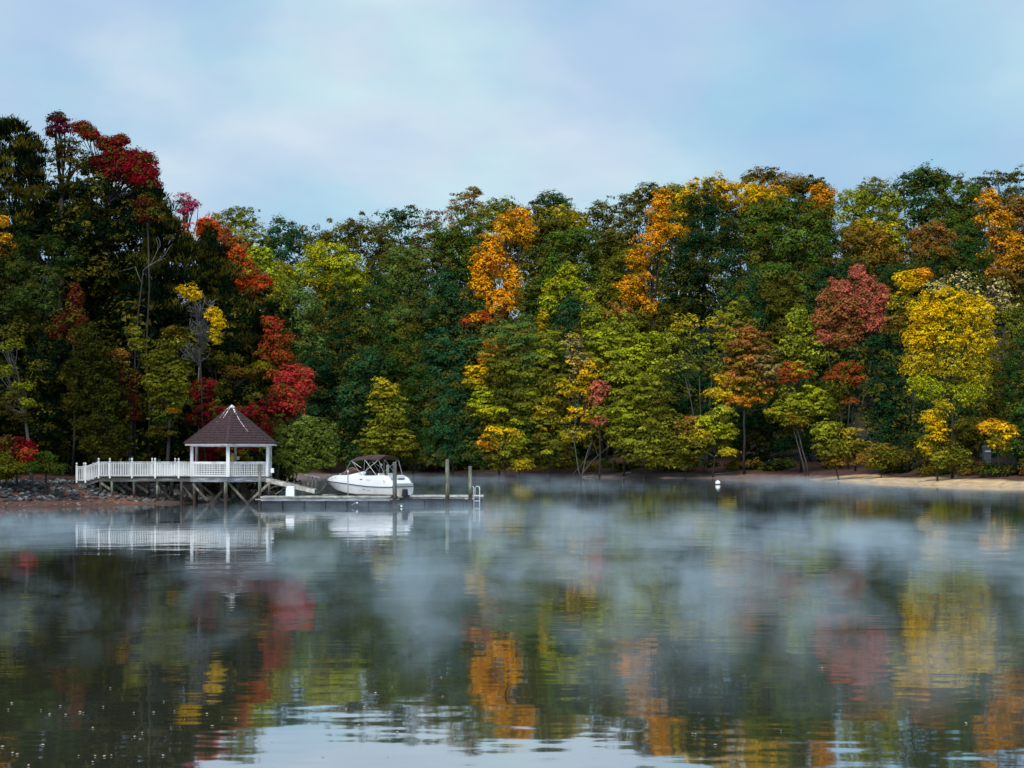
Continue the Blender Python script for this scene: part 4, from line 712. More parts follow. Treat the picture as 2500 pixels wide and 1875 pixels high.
# ------------------------------------------------------------------ gazebo
def gazebo():
    cx, cyy = X_(566, 95.0), 95.0
    root = empty('gazebo', (cx, cyy, 0)); tag(root, 'six-sided white gazebo with dark plum shingle roof standing over the water', 'gazebo')
    RP, RR = 2.74, 3.28; TH = [144.2, 84.2, 24.2, -35.8, -95.8, -155.8]
    pt = lambda r, th, z: (r * math.cos(R(th)), -r * math.sin(R(th)), z)
    zD, zE, zA = DZ, 3.80, 6.22
    # floor
    v = [pt(RP + 0.12, t, zD) for t in TH] + [pt(RP + 0.12, t, zD - 0.06) for t in TH]
    mobj('floor_deck', v, [(0, 1, 2, 3, 4, 5)[::-1], (6, 7, 8, 9, 10, 11)] + [(i, (i+1) % 6, (i+1) % 6 + 6, i + 6) for i in range(6)], M['beam'], root)
    for i in range(6):
        a, b = TH[i], TH[(i+1) % 6]
        A = Vector(pt(RP + 0.10, a, zD - 0.20)); B = Vector(pt(RP + 0.10, b, zD - 0.20)); MB().bar(A.lerp(B, .004), A.lerp(B, .996), 0.06, 0.26).build('fascia_board', M['fascia'], root)
        A = Vector(pt(RR - 0.10, a, zE - 0.055)); B = Vector(pt(RR - 0.10, b, zE - 0.055)); MB().bar(A.lerp(B, .003), A.lerp(B, .997), 0.04, 0.12).build('eave_board', M['white'], root)
        A = Vector(pt(RP, a, zE - 0.12)); B = Vector(pt(RP, b, zE - 0.12)); MB().bar(A.lerp(B, .02), A.lerp(B, .98), 0.10, 0.14).build('header_beam', M['white'], root)
        th = math.atan2(-math.sin(R(a)), math.cos(R(a)))
        w = 0.21 if i in (0, 1, 2) else 0.15
        MB().box((0, 0, 0), (w, 0.12, zE - zD - 0.06)).build('post', M['white'], root, pt(RP, a, (zE + zD) / 2 - 0.03), (0, 0, th + R(90)))
    # railing and lattice on every side except the entrance from the walkway
    for i in (0, 1, 2, 3, 4):
        a, b = TH[i], TH[(i+1) % 6]; A = Vector(pt(RP, a, 0)); B = Vector(pt(RP, b, 0)); D = B - A; L = D.length; D.normalize(); ang = math.atan2(D.y, D.x)
        if i == 2: B = A.lerp(B, 0.45); L *= 0.45
        for zz, h, nm in ((RT - 0.06, 0.14, 'railing'), (zD + 0.06, 0.08, 'lower_rail')):
            MB().bar(A + D * 0.08 + Vector((0, 0, zz)), A + D * (L - 0.08) + Vector((0, 0, zz)), 0.07, h).build(nm, M['white'], root)
        if i in (3, 4): continue
        nrm = Vector((D.y, -D.x, 0)) * 0.012
        x = 0.14
        while x < L - 0.12:
            p = A + D * x + nrm; sbox('lattice_strip', (0.048, 0.012, 0.74), M['white'], root, (p.x, p.y, (RT + zD) / 2 - 0.02), (0, 0, ang)); x += 0.122
        for k in range(5):
            p = A + D * (L / 2) - nrm; sbox('lattice_strip', (L - 0.16, 0.012, 0.042), M['white'], root, (p.x, p.y, zD + 0.20 + 0.135 * k), (0, 0, ang))
    # shingled roof: overlapping courses laid from the eave up
    rf = mobj('roof', [pt(RR, t, zE) for t in TH] + [(0, 0, zA)] + [pt(RR - .02, t, zE - 0.02) for t in TH],
              [(i, (i+1) % 6, 6) for i in range(6)] + [(7 + (i+1) % 6, 7 + i, i, (i+1) % 6) for i in range(6)] + [(12, 11, 10, 9, 8, 7)], M['roof'], root)
    NC = 15; rnd = random.Random(8)
    for c in range(NC):
        t0, t1 = c / NC, min((c + 1.18) / NC, 1.0); vv, ff = [], []
        for i in range(6):
            seg = max(2, int(11 * (1 - t0)) + 1)
            for k in range(seg):
                f0, f1 = k / seg, (k + 1) / seg
                lift = 0.07 + rnd.uniform(-0.006, 0.012); drop = rnd.uniform(-0.014, 0.014)
                def q(t, f, up):
                    A = Vector(pt(RR * (1 - t), TH[i], zE + (zA - zE) * t)); B = Vector(pt(RR * (1 - t), TH[(i+1) % 6], zE + (zA - zE) * t)); p = A.lerp(B, f); p.z += up; return tuple(p)
                n = len(vv); vv += [q(t0 + drop / 3, f0 + 0.006, lift), q(t0 + drop / 3, f1 - 0.006, lift), q(t1, f1 - .006, 0.010), q(t1, f0 + .006, 0.010), q(t0 + drop / 3, f0 + .006, 0.004), q(t0 + drop / 3, f1 - .006, 0.004)]
                ff += [(n, n+1, n+2, n+3), (n+4, n+5, n+1, n)]
        mobj('shingle_course', vv, ff, M['roof'], rf)
    for i in range(6):
        A = Vector(pt(RR, TH[i], zE + 0.045)); B = Vector((0, 0, zA + 0.03)); MB().bar(A, B, 0.14, 0.03).build('hip_cap', M['roof'], rf)
    # pale flashing and droppings running down from the peak
    MB().lathe([(0.0, 0.10), (0.16, -0.02), (0.22, -0.10)], (0, 0, zA), 6).build('peak_cap', M['plastic'], rf)
    def onroof(px, py):
        # point on the visible roof faces under that view pixel (solved on the roof planes)
        best = None
        for i in (0, 1, 2, 5):
            A = Vector(pt(RR, TH[i], zE)); B = Vector(pt(RR, TH[(i+1) % 6], zE)); C = Vector((0, 0, zA))
            n = (B - A).cross(C - A); n.normalize()
            o_ = Vector((-cx, -cyy, CAMZ)); d_ = Vector(((px - 1250) / F, 1, -(py - HZ) / F))
            t = n.dot(A - o_) / n.dot(d_); p = o_ + d_ * t
            ok = True
            for (u, w) in ((A, B), (B, C), (C, A)):
                if (w - u).cross(p - u).dot(n) < -1e-3: ok = False
            if ok and (best is None or t < best[0]): best = (t, p, n)
        return (best[1] + best[2] * (0.065 if best[2].dot(Vector((0, -1, 0.3))) > 0 else -0.065)) if best else None
    for pts, w in ((((565,993),(559,1002),(552,1013),(545,1024)), .075), (((563,994),(551,1004),(542,1017),(530,1034)), .04), (((567,994),(574,1008),(581,1022),(586,1031)), .09), (((586,1031),(594,1042),(602,1052),(606,1057)), .035), (((567,995),(571,1006),(574,1014)), .05)):
        L = [onroof(*p) for p in pts]; L = [p for p in L if p is not None]
        if len(L) > 1:
            m = MB(); m.tube(L, w * 0.6, 4, w * 0.2); m.build('white_streak', M['streak'], rf)
    # pilings and braces under the deck
    def lp(px, py, Y): p = P(px, py, Y); return (p[0] - cx, Y - cyy, p[2])
    for px, Y, mat, r in ((475, 93.9, 'piling', .105), (480, 96.4, 'piling', .09), (551, 92.3, 'pile_pale', .11), (579, 97.7, 'piling', .11), (657, 93.4, 'piling', .085), (648, 96.3, 'piling', .09)):
        x = X_(px, Y) - cx; MB().tube([(0, 0, -1.2), (0, 0, zD - 0.33)], r * 1.05, 10, r * 0.95).build('piling', M[mat], root, (x, Y - cyy, 0))
    for a, b, Y, w in (((469.8,1181),(507,1223),93.3,.13), ((482,1177),(546.6,1231),95.6,.16), ((549.7,1190),(513,1231),93.0,.16), ((556,1177),(606,1231),92.6,.15), ((660,1177),(601,1231),92.95,.15), ((579,1177),(626,1231),96.6,.16), ((617,1177),(581,1204),97.0,.16)):
        MB().bar(lp(*a, Y), lp(*b, Y), 0.05, w).build('cross_brace', M['brace'], root)
    # small fittings that belong to the gazebo
    MB().box((0, 0, 0), (0.16, 0.12, 0.22)).build('lamp_box', M['plastic'], root, (X_(581, 97.5) - cx, 97.6 - cyy - 0.1, Z_(1118.5, 97.6)))
    m = MB().box((0, 0, 0.02), (0.19, 0.16, 0.2)).box((0, 0, -0.12), (0.21, 0.18, 0.07)); m.build('outlet_box', M['plastic'], root, (X_(665, 93.2) - cx, 93.2 - cyy, Z_(1148, 93.2)))
gazebo()

def board():     # yellow board leaning inside the gazebo
    Y = 95.4; prof = [(0.0, 0.0), (0.11, 0.05), (0.14, 0.3), (0.155, 0.7), (0.15, 1.1), (0.12, 1.36), (0.07, 1.46), (0.0, 1.49)]
    m = MB(); n = len(prof)
    for sy in (-0.045, 0.045):
        for s in (1, -1):
            for r, z in prof: m.v.append((s * r, sy * (0.4 + 0.6 * (r > 0.01)), z))
    for k in range(n - 1):
        m.f += [(k, k+1, n+k+1, n+k), (2*n+k+1, 2*n+k, 3*n+k, 3*n+k+1), (k, 2*n+k, 2*n+k+1, k+1), (n+k+1, 3*n+k+1, 3*n+k, n+k)]
    root = empty('paddle_board', (X_(565, Y), Y, DZ)); tag(root, 'yellow board standing on end inside the gazebo', 'paddle board')
    root.rotation_euler = (R(3), R(3.5), 0)
    m.build('hull', M['yellow'], root, smooth=True)
    MB().lathe([(0.0, 0.0), (0.028, 0.0), (0.028, 0.012), (0, 0.012)], n=8).build('handle_recess', M['dash'], root, (0.01, -0.05, 1.33), (R(90), 0, 0))
board()

# ------------------------------------------------------------------ gangway, dock and pilings
def gangway():
    A = Vector(P(640, 1169, 94.3)); B = Vector(P(771, 1200, 93.2)); root = empty('gangway', tuple(A)); tag(root, 'white ramp sloping from the gazebo down to the floating dock', 'gangway')
    D = B - A; L = D.length
    for s, nm in ((-0.5, 'side_rail'), (0.5, 'side_rail')):
        MB().bar((0, s, 0), (D.x, D.y + s, D.z), 0.05, 0.24).build(nm, M['pale_wood'], root)
    n = 16
    for k in range(n):
        t = (k + 0.5) / n; p = D * t; MB().bar(p + Vector((0, -0.46, 0.13)), p + Vector((0, 0.46, 0.13)), L / n * 0.93, 0.03).build('tread_board', M['pale_wood'], root)
    for s in (-0.3, 0.3): MB().bar((0.4, s, -0.22), (D.x * 0.8, D.y * 0.8 + s, D.z * 0.8 - 0.16), 0.06, 0.12).build('truss', M['beam'], root)
    for a, b in (((655,1196),(690,1176)), ((690,1176),(672,1190)), ((672,1207),(700,1188))):
        p, q = P(*a, 93.7), P(*b, 93.7); MB().tube([Vector(p) - A, Vector(q) - A], 0.018, 5).build('brace_rod', M['dull_steel'], root)
gangway()
def rack():
    Y = 93.6; root = empty('wooden_rack', (X_(761, Y), Y, 0.5)); tag(root, 'small grey wooden rail with three legs at the foot of the white ramp', 'rack')
    l = lambda px, py, dy=0: (X_(px, Y) - X_(761, Y), dy, Z_(py, Y) - 0.5)
    MB().bar(l(744, 1159), l(781, 1166), 0.22, 0.06).build('top_board', M['fascia'], root)
    for px in (752, 762, 771): MB().bar(l(px + 1, 1163), l(px - 1, 1207), 0.08, 0.08).build('leg', M['beam'], root)
    MB().bar(l(738, 1204), l(772, 1204), 0.5, 0.10).build('base', M['fascia'], root)
rack()
def dock(name, label, pa, pb, Y0, Y1, pz, nfl, fh):
    xa, xb = X_(pa, Y0), X_(pb, Y0); z = Z_(pz, Y0); root = empty(name, ((xa + xb) / 2, Y0, 0)); tag(root, label, 'dock', 'sections of the floating dock')
    c = (xa + xb) / 2; L = xb - xa; n = int(L / 0.145)
    rnd = random.Random(int(pa))
    for k in range(n):
        x = xa - c + (k + 0.5) * L / n; sbox('deck_board', (L / n * 0.955, Y1 - Y0, 0.04), M['pale_wood'], root, (x, (Y1 - Y0) / 2, z - 0.02 + rnd.uniform(-0.006, 0.006)))
    MB().box((0, 0, 0), (L + .06, 0.05, 0.075)).build('edge_trim', M['pale_wood'], root, (0, -0.03, z - 0.045))
    MB().box((0, 0, 0), (L, 0.06, fh)).build('front_stringer', M['fascia'], root, (0, 0.02, z - 0.10 - fh / 2))
    MB().box((0, 0, 0), (L, 0.06, fh)).build('back_stringer', M['fascia'], root, (0, Y1 - Y0 - 0.05, z - 0.10 - fh / 2))
    for k in range(nfl):
        w = L / nfl; MB().box((0, 0, 0), (w * 0.94, Y1 - Y0 - 0.16, z + 0.12 - fh), taper=0.98).build('float', M['black'], root, (xa - c + (k + 0.5) * w, (Y1 - Y0) / 2 + 0.03, (z - 0.10 - fh) / 2 - 0.1))
    return root, c, z
d1, c1, z1 = dock('floating_dock', 'long pale-decked floating dock section in front of the white boat', 637, 952, 88.0, 89.5, 1212, 6, 0.17)
MB().box((0, 0, 0), (0.5, 0.4, 0.06)).build('pile_bracket', M['pale_wood'], d1, (X_(963, 87.8) - c1, 0.1, 0.44))
MB().box((0, 0, 0), (0.5, 0.4, 0.06)).build('pile_bracket', M['pale_wood'], d1, (X_(634, 88.4) - c1, 0.5, 0.42))
d2, c2, z2 = dock('floating_dock', 'floating dock section with the swim ladder at its end', 988, 1180, 91.8, 93.3, 1209.5, 4, 0.10)
MB().box((0, 0, 0), (0.55, 0.3, 0.06)).build('pile_bracket', M['pale_wood'], d2, (X_(1146, 91.7) - c2, -0.16, z2 - 0.2))
def piling(px, top, Y, r, label, mat='pile_pale'):
    x = X_(px, Y); zt = Z_(top, Y); root = empty('dock_piling', (x, Y, -0.8)); tag(root, label, 'piling', 'timber pilings beside the floating dock')
    m = MB().tube([(0, 0, 0), (0.01, 0, (zt + .8) * .5), (0, 0, zt + 0.8)], r * 1.08, 12, r * 0.95); m.build('timber', M[mat], root)
    MB().lathe([(0, 0.02), (r * 0.9, 0.0)], n=12).build('end_grain', M['fascia'], root, (0, 0, zt + 0.802))
piling(963.5, 1129, 87.72, 0.122, 'timber piling standing in front of the stern of the boat', 'piling')
piling(1092, 1122, 89.5, 0.122, 'tallest greenish timber piling, alone right of the boat')
piling(1147.5, 1139, 91.5, 0.108, 'timber piling next to the swim ladder')
piling(946.5, 1135, 98.0, 0.10, 'short grey piling seen behind the boat under its canopy')
piling(634, 1132, 89.6, 0.092, 'slim dark timber piling in front of the gazebo lattice', 'piling')
def guide_pole():
    Y = 90.0; x = X_(849.5, Y); root = empty('guide_pole', (x, Y, 0.55)); tag(root, 'thin steel guide pole with white cap beside the boat', 'pole')
    MB().tube([(0, 0, 0), (0, 0, Z_(1153, Y) - 0.55)], 0.034, 8).build('pipe', M['dull_steel'], root)
    MB().lathe([(0.0, 0), (0.05, 0), (0.055, 0.10), (0.0, 0.11)], n=8).build('cap', M['plastic'], root, (0, 0, Z_(1153, Y) - 0.55))
guide_pole()
def ladder():
    Y = 91.72; root = empty('swim_ladder', (X_(1157, Y), Y, z2)); tag(root, 'white tubular swim ladder with two hooped handrails', 'ladder')
    dx = 0.355
    for k in range(2):
        x = k * dx; zt = Z_(1187, Y) - z2; pts = [(x, 0, -1.1), (x, 0, zt - 0.14)]
        for a in range(0, 181, 22): pts.append((x - 0.14 + 0.14 * math.cos(R(a)), 0.2 - 0.2 * math.cos(R(a)), zt - 0.14 + 0.14 * math.sin(R(a))))
        pts.append((x - 0.28, 0.4, 0)); MB().tube(pts, 0.024, 7).build('hooped_rail', M['plastic'], root, smooth=True)
    for z in (-0.02, -0.34, -0.66): MB().tube([(0, 0, z), (dx, 0, z)], 0.021, 6).build('rung', M['plastic'], root)
ladder()
def dock_box():
    Y = 88.5; root = empty('dock_box', (X_(709, Y), Y, z1)); tag(root, 'white plastic box standing on the floating dock near the ramp', 'dock box')
    MB().box((0, 0, 0.26), (0.50, 0.42, 0.52), taper=0.94).build('body', M['plastic'], root)
    MB().box((0.02, 0, 0.56), (0.45, 0.42, 0.07), taper=0.9).build('lid', M['plastic'], root)
    MB().box((0, 0, 0.63), (0.14, 0.05, 0.05)).build('handle', M['dull_steel'], root)
dock_box()
def buoy():
    Y = 157.0; r = 0.275; x = X_(1752.5, Y); root = empty('mooring_buoy', (x, Y, 0)); tag(root, 'white round mooring buoy with a dark waterline band floating alone', 'buoy')
    prof = [(r * math.sin(R(a)), r * 0.62 - r * math.cos(R(a))) for a in range(0, 181, 15)]
    MB().lathe(prof, n=20).build('ball', M['plastic'], root, smooth=True)
    MB().lathe([(r * 1.0, 0.02), (r * 1.03, 0.03), (r * 1.03, 0.07), (r * 1.0, 0.08)], n=20).build('band', M['rub'], root)
    MB().lathe([(0.03, r * 1.6), (0.03, r * 1.72), (0, r * 1.74)], n=8).build('top_eye', M['dull_steel'], root)
buoy()
for i, (px, py, Y, r, lb) in enumerate(((980, 1230, 86.6, .065, 'small white float bobbing at the corner of the dock below the outdrive'), (872, 1228, 87.3, .05, 'small white float hanging at the front of the long dock section'))):
    root = empty('net_float', (X_(px, Y), Y, 0)); tag(root, lb, 'float'); zc = 0.05 + r * 0.5 if i == 0 else Z_(py, Y)
    MB().lathe([(r * math.sin(R(a)), -r * math.cos(R(a))) for a in range(0, 181, 20)], n=12).build('ball', M['plastic'], root, (0, 0, zc), smooth=True)
    if i: MB().tube([(-0.35, 0.1, zc - 0.12), (0.0, 0.1, zc + 0.06)], 0.02, 5).build('pipe', M['dull_steel'], root)
    MB().tube([(0, 0, zc + r * .9), (0, 0.05, zc + r + 0.06)], 0.008, 4).build('cord_eye', M['dull_steel'], root)

# ------------------------------------------------------------------ boat
def boat():
    a = R(33); sx, sy = X_(983.4, 91.6), 91.6; zk = 0.44
    root = empty('motorboat', (sx, sy, zk), R(180) - a); tag(root, 'white deck boat with brown canopy resting on a lift behind the dock', 'motorboat')
    L = 6.0
    S  = [0, .05, .12, .2, .3, .4, .5, .6, .68, .76, .83, .89, .94, .975, 1.0]
    ip = lambda s, xs, ys: float(np.interp(s, xs, ys))
    bs = [ip(s, [0, .2, .4, .6, .75, .87, .95, .985, 1], [1.12, 1.17, 1.18, 1.12, .98, .70, .40, .2, .06]) for s in S]
    zr = [ip(s, [0, .15, .3, .45, .6, .75, .9, 1], [.67, .66, .69, .76, .85, .92, .97, 1.0]) for s in S]
    bc = [b * ip(s, [0, .6, .8, .95, 1], [.90, .86, .70, .45, .3]) for s, b in zip(S, bs)]
    zc = [ip(s, [0, .5, .7, .85, .95, 1], [.20, .22, .33, .55, .80, .95]) for s in S]
    zkl = [ip(s, [0, .5, .65, .78, .88, .95, 1], [-.02, .0, .06, .20, .42, .68, .92]) for s in S]
    zg = [ip(s, [0, .035, .08, .12, .3, .45, .6, .75, .84, .91, .96, 1], [.80, 1.15, 1.34, 1.39, 1.36, 1.36, 1.38, 1.37, 1.33, 1.22, 1.12, 1.03]) for s in S]
    bg = [max(b - ip(s, [0, .1, .8, 1], [.10, .14, .16, .03]), 0.02) for s, b in zip(S, bs)]
    zf = [ip(s, [0, .07, .09, .15, .80, .82, .9, 1], [.80, 1.2, 1.32, .72, .72, 1.30, 1.24, 1.03]) for s in S]
    def loft(rows, mat, name, parent=root, close0=True):
        v, f = [], []; n = len(rows)
        for side in (1, -1):
            for j in range(n):
                for i, s in enumerate(S): v.append((s * L, side * rows[j][0][i], rows[j][1][i]))
        m = len(S)
        for sd in (0, 1):
            o = sd * n * m
            for j in range(n - 1):
                for i in range(m - 1):
                    q = (o + j*m + i, o + j*m + i + 1, o + (j+1)*m + i + 1, o + (j+1)*m + i); f.append(q if sd == 0 else q[::-1])
        return v, f
    zero = [0.0] * len(S); ms = [(x * .45 + y * .55) for x, y in zip(zc, zr)]; mb_ = [(x * .35 + y * .65) for x, y in zip(bc, bs)]
    # bottom (cream stained), sides, deck moulding, cockpit
    v, f = loft([(zero, zkl), ([b * .5 for b in bc], [k * .5 + c * .5 - .02 for k, c in zip(zkl, zc)]), (bc, zc), ([b + .02 for b in bc], [z + .05 for z in zc])], None, 'b')
    mobj('hull_bottom', v, f, M['cream'], root, smooth=False)
    v, f = loft([([b + .02 for b in bc], [z + .05 for z in zc]), (mb_, ms), ([b - .005 for b in bs], zr)], None, 's'); mobj('hull_side', v, f, M['gel'], root, smooth=True)
    mid = [(x * .5 + y * .5) + .015 for x, y in zip(bs, bg)]; mz = [(x * .5 + y * .5) for x, y in zip(zr, zg)]
    v, f = loft([(bs, zr), ([b - .01 for b in bs], [z + .06 for z in zr]), (mid, mz), ([b + .02 for b in bg], [z - .03 for z in zg]), (bg, zg), ([max(b - .16, 0.0) for b in bg], zg)], None, 'd'); mobj('deck_moulding', v, f, M['gel'], root, smooth=True)
    v, f = loft([([max(b - .16, 0) for b in bg], zg), ([max(b - .20, 0) for b in bg], zf), (zero, zf)], None, 'c'); mobj('cockpit_liner', v, f, M['plastic'], root)
    # transom
    tp = [(zkl[0], 0), (zc[0], bc[0]), (zr[0], bs[0]), (zg[0], bg[0])]
    tv = [(0, -y, z) for z, y in tp[::-1]] + [(0, y, z) for z, y in tp[1:]]; mobj('transom', tv, [tuple(range(len(tv)))], M['gel'], root)
    # swim platform recess arch and outdrive
    MB().box((-0.012, 0, 0.30), (0.02, 0.95, 0.55)).build('drive_recess', M['cream'], root)
    m = MB().box((-0.18, 0, 0.30), (0.32, 0.26, 0.46), taper=0.75).box((-0.30, 0, 0.0), (0.34, 0.14, 0.34), taper=1.1).box((-0.42, 0, -0.02), (0.46, 0.30, 0.035)).box((-0.30, 0, -0.24), (0.2, 0.06, 0.2), taper=1.3)
    m.build('outdrive', M['black'], root)
    MB().box((-0.03, 0, 0.86), (0.10, 1.9, 0.07)).build('swim_platform', M['gel'], root)
    for sd in (1, -1):
        pts = [(s * L, sd * (b + 0.012), z) for s, b, z in zip(S, bs, zr)]; MB().tube(pts, 0.027, 6).build('rub_rail', M['rub'], root, smooth=True)
    MB().tube([(-0.015, -bs[0], zr[0]), (-0.015, bs[0], zr[0])], 0.027, 6).build('rub_rail', M['rub'], root)
    def side(s, t):   # point on the near side; t 0 chine .. 1 rub rail .. 2 gunwale
        B = [np.interp(s, S, q) for q in (bc, bs, bg)]; Z = [np.interp(s, S, q) for q in (zc, zr, zg)]
        k = min(int(t), 1); return (s * L, B[k] + (B[k+1] - B[k]) * (t - k) + 0.03, Z[k] + (Z[k+1] - Z[k]) * (t - k))
    for s, t, w, h, mt in ((.40, 1.62, .20, .05, 'dash'), (.31, 1.6, .34, .018, 'dull_steel'), (.78, 1.65, .10, .03, 'dull_steel'), (.86, 1.5, .08, .03, 'dull_steel'), (.36, .62, .22, .03, 'dull_steel'), (.30, .56, .30, .012, 'dull_steel'), (.22, .5, .03, .09, 'dull_steel'), (.73, .55, .07, .04, 'dash'), (.10, 1.45, .04, .26, 'dull_steel')):
        MB().box((0, 0, 0), (w, 0.014, h)).build('side_vent', M[mt], root, side(s, t), (R(-8), 0, 0))
    for k in range(4): MB().box((0, 0, 0), (0.045, 0.012, 0.075)).build('bow_mark', M['dull_steel'], root, side(.90 + .012 * k, .72), (0, 0, R(-38)))
    # cockpit: console fairing, dash, seats, brown bow cover
    m = MB(); m.v = [(3.05, .95, 1.36), (3.05, .05, 1.36), (2.30, .98, 1.36), (2.30, .02, 1.36), (2.45, .85, 1.62), (2.45, .12, 1.62), (3.75, .85, 1.36), (3.75, .2, 1.36), (2.2, .88, 1.58), (2.2, .1, 1.58)]
    m.f = [(6, 7, 5, 4), (6, 4, 8, 2), (7, 3, 9, 5), (4, 5, 9, 8), (8, 9, 3, 2)]; m.build('console', M['gel'], root)
    m = MB().box((2.22, .5, 1.52), (0.10, .72, .26)); 
    for q in (.3, .5, .7): m.tube([(2.155, q, 1.58), (2.175, q, 1.58)], 0.05, 8)
    m.build('dashboard', M['dash'], root)
    MB().tube([(2.02 + 0.02 * math.cos(x), .5 + .17 * math.cos(x), 1.42 + .17 * math.sin(x)) for x in np.linspace(0, 6.28, 13)], 0.016, 5).build('steering_wheel', M['dash'], root)
    for x, y in ((1.55, .5), (1.55, -.5)): MB().box((x, y, .95), (.5, .5, .42), taper=.95).box((x - .24, y, 1.30), (.12, .5, .4)).build('seat', M['plastic'], root)
    MB().box((.72, 0, 1.28), (.55, 1.7, .16), taper=.93).build('sun_pad', M['gel'], root)
    m = MB(); m.v = [(5.05, 0, 1.36), (4.5, .62, 1.38), (4.5, -.62, 1.38), (4.05, 0, 1.86), (3.3, .85, 1.40), (3.3, -.85, 1.40), (3.35, 0, 1.60)]
    m.f = [(0, 1, 3), (0, 3, 2), (1, 4, 3), (3, 4, 6), (2, 3, 5), (3, 6, 5)]; m.build('bow_cover', M['canvas2'], root)
    MB().tube([(5.05, 0, 1.36), (4.05, 0, 1.87), (3.35, 0, 1.61)], 0.018, 5).build('cover_seam', M['driftwood'], root)
    # canopy: arched across the beam, bows and struts
    x0, x1, hw = 1.05, 3.35, 1.02; nx, ny = 8, 12; v, f = [], []
    for lay in (0, 1):
        for i in range(nx + 1):
            for j in range(ny + 1):
                s = i / nx; t = j / ny * 2 - 1
                z = 2.70 - 0.30 * abs(t) ** 2.4 - 0.10 * (2*s - 1) ** 2 - 0.10 * s - lay * 0.02 + 0.012 * math.cos(s * 3 * 2 * math.pi)
                v.append((x0 + (x1 - x0) * s, t * hw, z))
    q = (nx + 1) * (ny + 1)
    for i in range(nx):
        for j in range(ny):
            k = i * (ny + 1) + j; f += [(k, k + 1, k + ny + 2, k + ny + 1), (q + k + ny + 1, q + k + ny + 2, q + k + 1, q + k)]
    for i in range(nx): k = i * (ny + 1); f += [(k, k + ny + 1, q + k + ny + 1, q + k), (k + ny, q + k + ny, q + k + 2*ny + 1, k + 2*ny + 1)]
    for j in range(ny): k = nx * (ny + 1) + j; f += [(j, q + j, q + j + 1, j + 1), (k, k + 1, q + k + 1, q + k)]
    mobj('canopy', v, f, M['canvas'], root, smooth=True)
    for sd in (1, -1):
        y = sd * 1.0
        for A, B, mt, r in (((2.55, y, 1.38), (1.15, y, 2.33), 'steel', .013), ((2.45, y, 1.38), (3.25, y, 2.28), 'dull_steel', .016), ((3.9, y * .98, 1.38), (3.30, y, 2.28), 'dull_steel', .016), ((3.25, y, 2.28), (2.5, y, 1.85), 'steel', .013),
                            ((1.3, y, 1.39), (2.2, y, 2.35), 'steel', .013), ((1.1, y, 2.3), (.72, y * .9, 1.4), 'dull_steel', .016), ((2.3, y, 1.38), (2.2, y, 2.36), 'dull_steel', .014)):
            MB().tube([A, B], r, 6).build('canopy_strut', M[mt], root)
    MB().tube([(2.3, -.5, 1.4), (2.15, -.5, 2.0)], .014, 5).build('light_stem', M['dull_steel'], root)
    MB().lathe([(0, 0), (.07, .02), (.09, .1), (0, .14)], n=8).build('spotlight', M['steel'], root, (2.12, -.5, 2.0), (R(60), R(20), 0))
    MB().box((4.9, 0.0, 1.42), (.22, .12, .06)).build('bow_cleat', M['steel'], root)
    # lift under the hull
    lift = empty('boat_lift', (sx, sy, 0.05), R(180) - a); tag(lift, 'low black boat lift with bunks under the white hull', 'boat lift')
    for y in (.62, -.62): MB().bar((0.35, y, .50), (4.9, y, .66), .16, .16).build('bunk', M['black'], lift)
    for y in (.9, -.9): MB().box((2.5, y, .18), (5.4, .34, .34)).build('tank', M['black'], lift)
    for x in (.7, 2.4, 4.2): MB().box((x, 0, .40), (.12, 2.0, .12)).build('cross_beam', M['dull_steel'], lift)
    MB().box((5.35, 0, .50), (.5, 2.2, .07)).build('walk_board', M['pale_wood'], lift)
    # mooring line from the bow
    A = Vector(P(797, 1178, 94.9)); B = Vector(P(772, 1205, 93.4)); pts = [A.lerp(B, t) + Vector((0, 0, -0.12 * math.sin(math.pi * t))) for t in np.linspace(0, 1, 6)]
    ro = MB().tube([p - B for p in pts], 0.011, 4).build('mooring_rope', M['dull_steel'], None, tuple(B)); tag(ro, 'thin mooring rope from the bow of the boat down to the dock', 'rope')
boat()

# ------------------------------------------------------------------ rocks, driftwood and small things
def rock_mesh(seed, mat):
    rnd = random.Random(seed); v = []; f = []
    import bmesh
    bm = bmesh.new(); bmesh.ops.create_icosphere(bm, subdivisions=1, radius=0.5)
    for _ in range(4):
        n = Vector((rnd.uniform(-1, 1), rnd.uniform(-1, 1), rnd.uniform(-1, 1))).normalized(); c = rnd.uniform(0.22, 0.36)
        for q in bm.verts:
            dd = q.co.dot(n) - c
            if dd > 0: q.co -= n * dd
    for q in bm.verts: q.co += Vector((rnd.uniform(-1, 1), rnd.uniform(-1, 1), rnd.uniform(-1, 1))) * 0.05
    me = bpy.data.meshes.new('rock'); bm.to_mesh(me); bm.free(); me.materials.append(M[mat]); return me
RM = [rock_mesh(i, 'rock') for i in range(9)]; RT_ = [rock_mesh(20 + i, 'rock_tan') for i in range(6)]
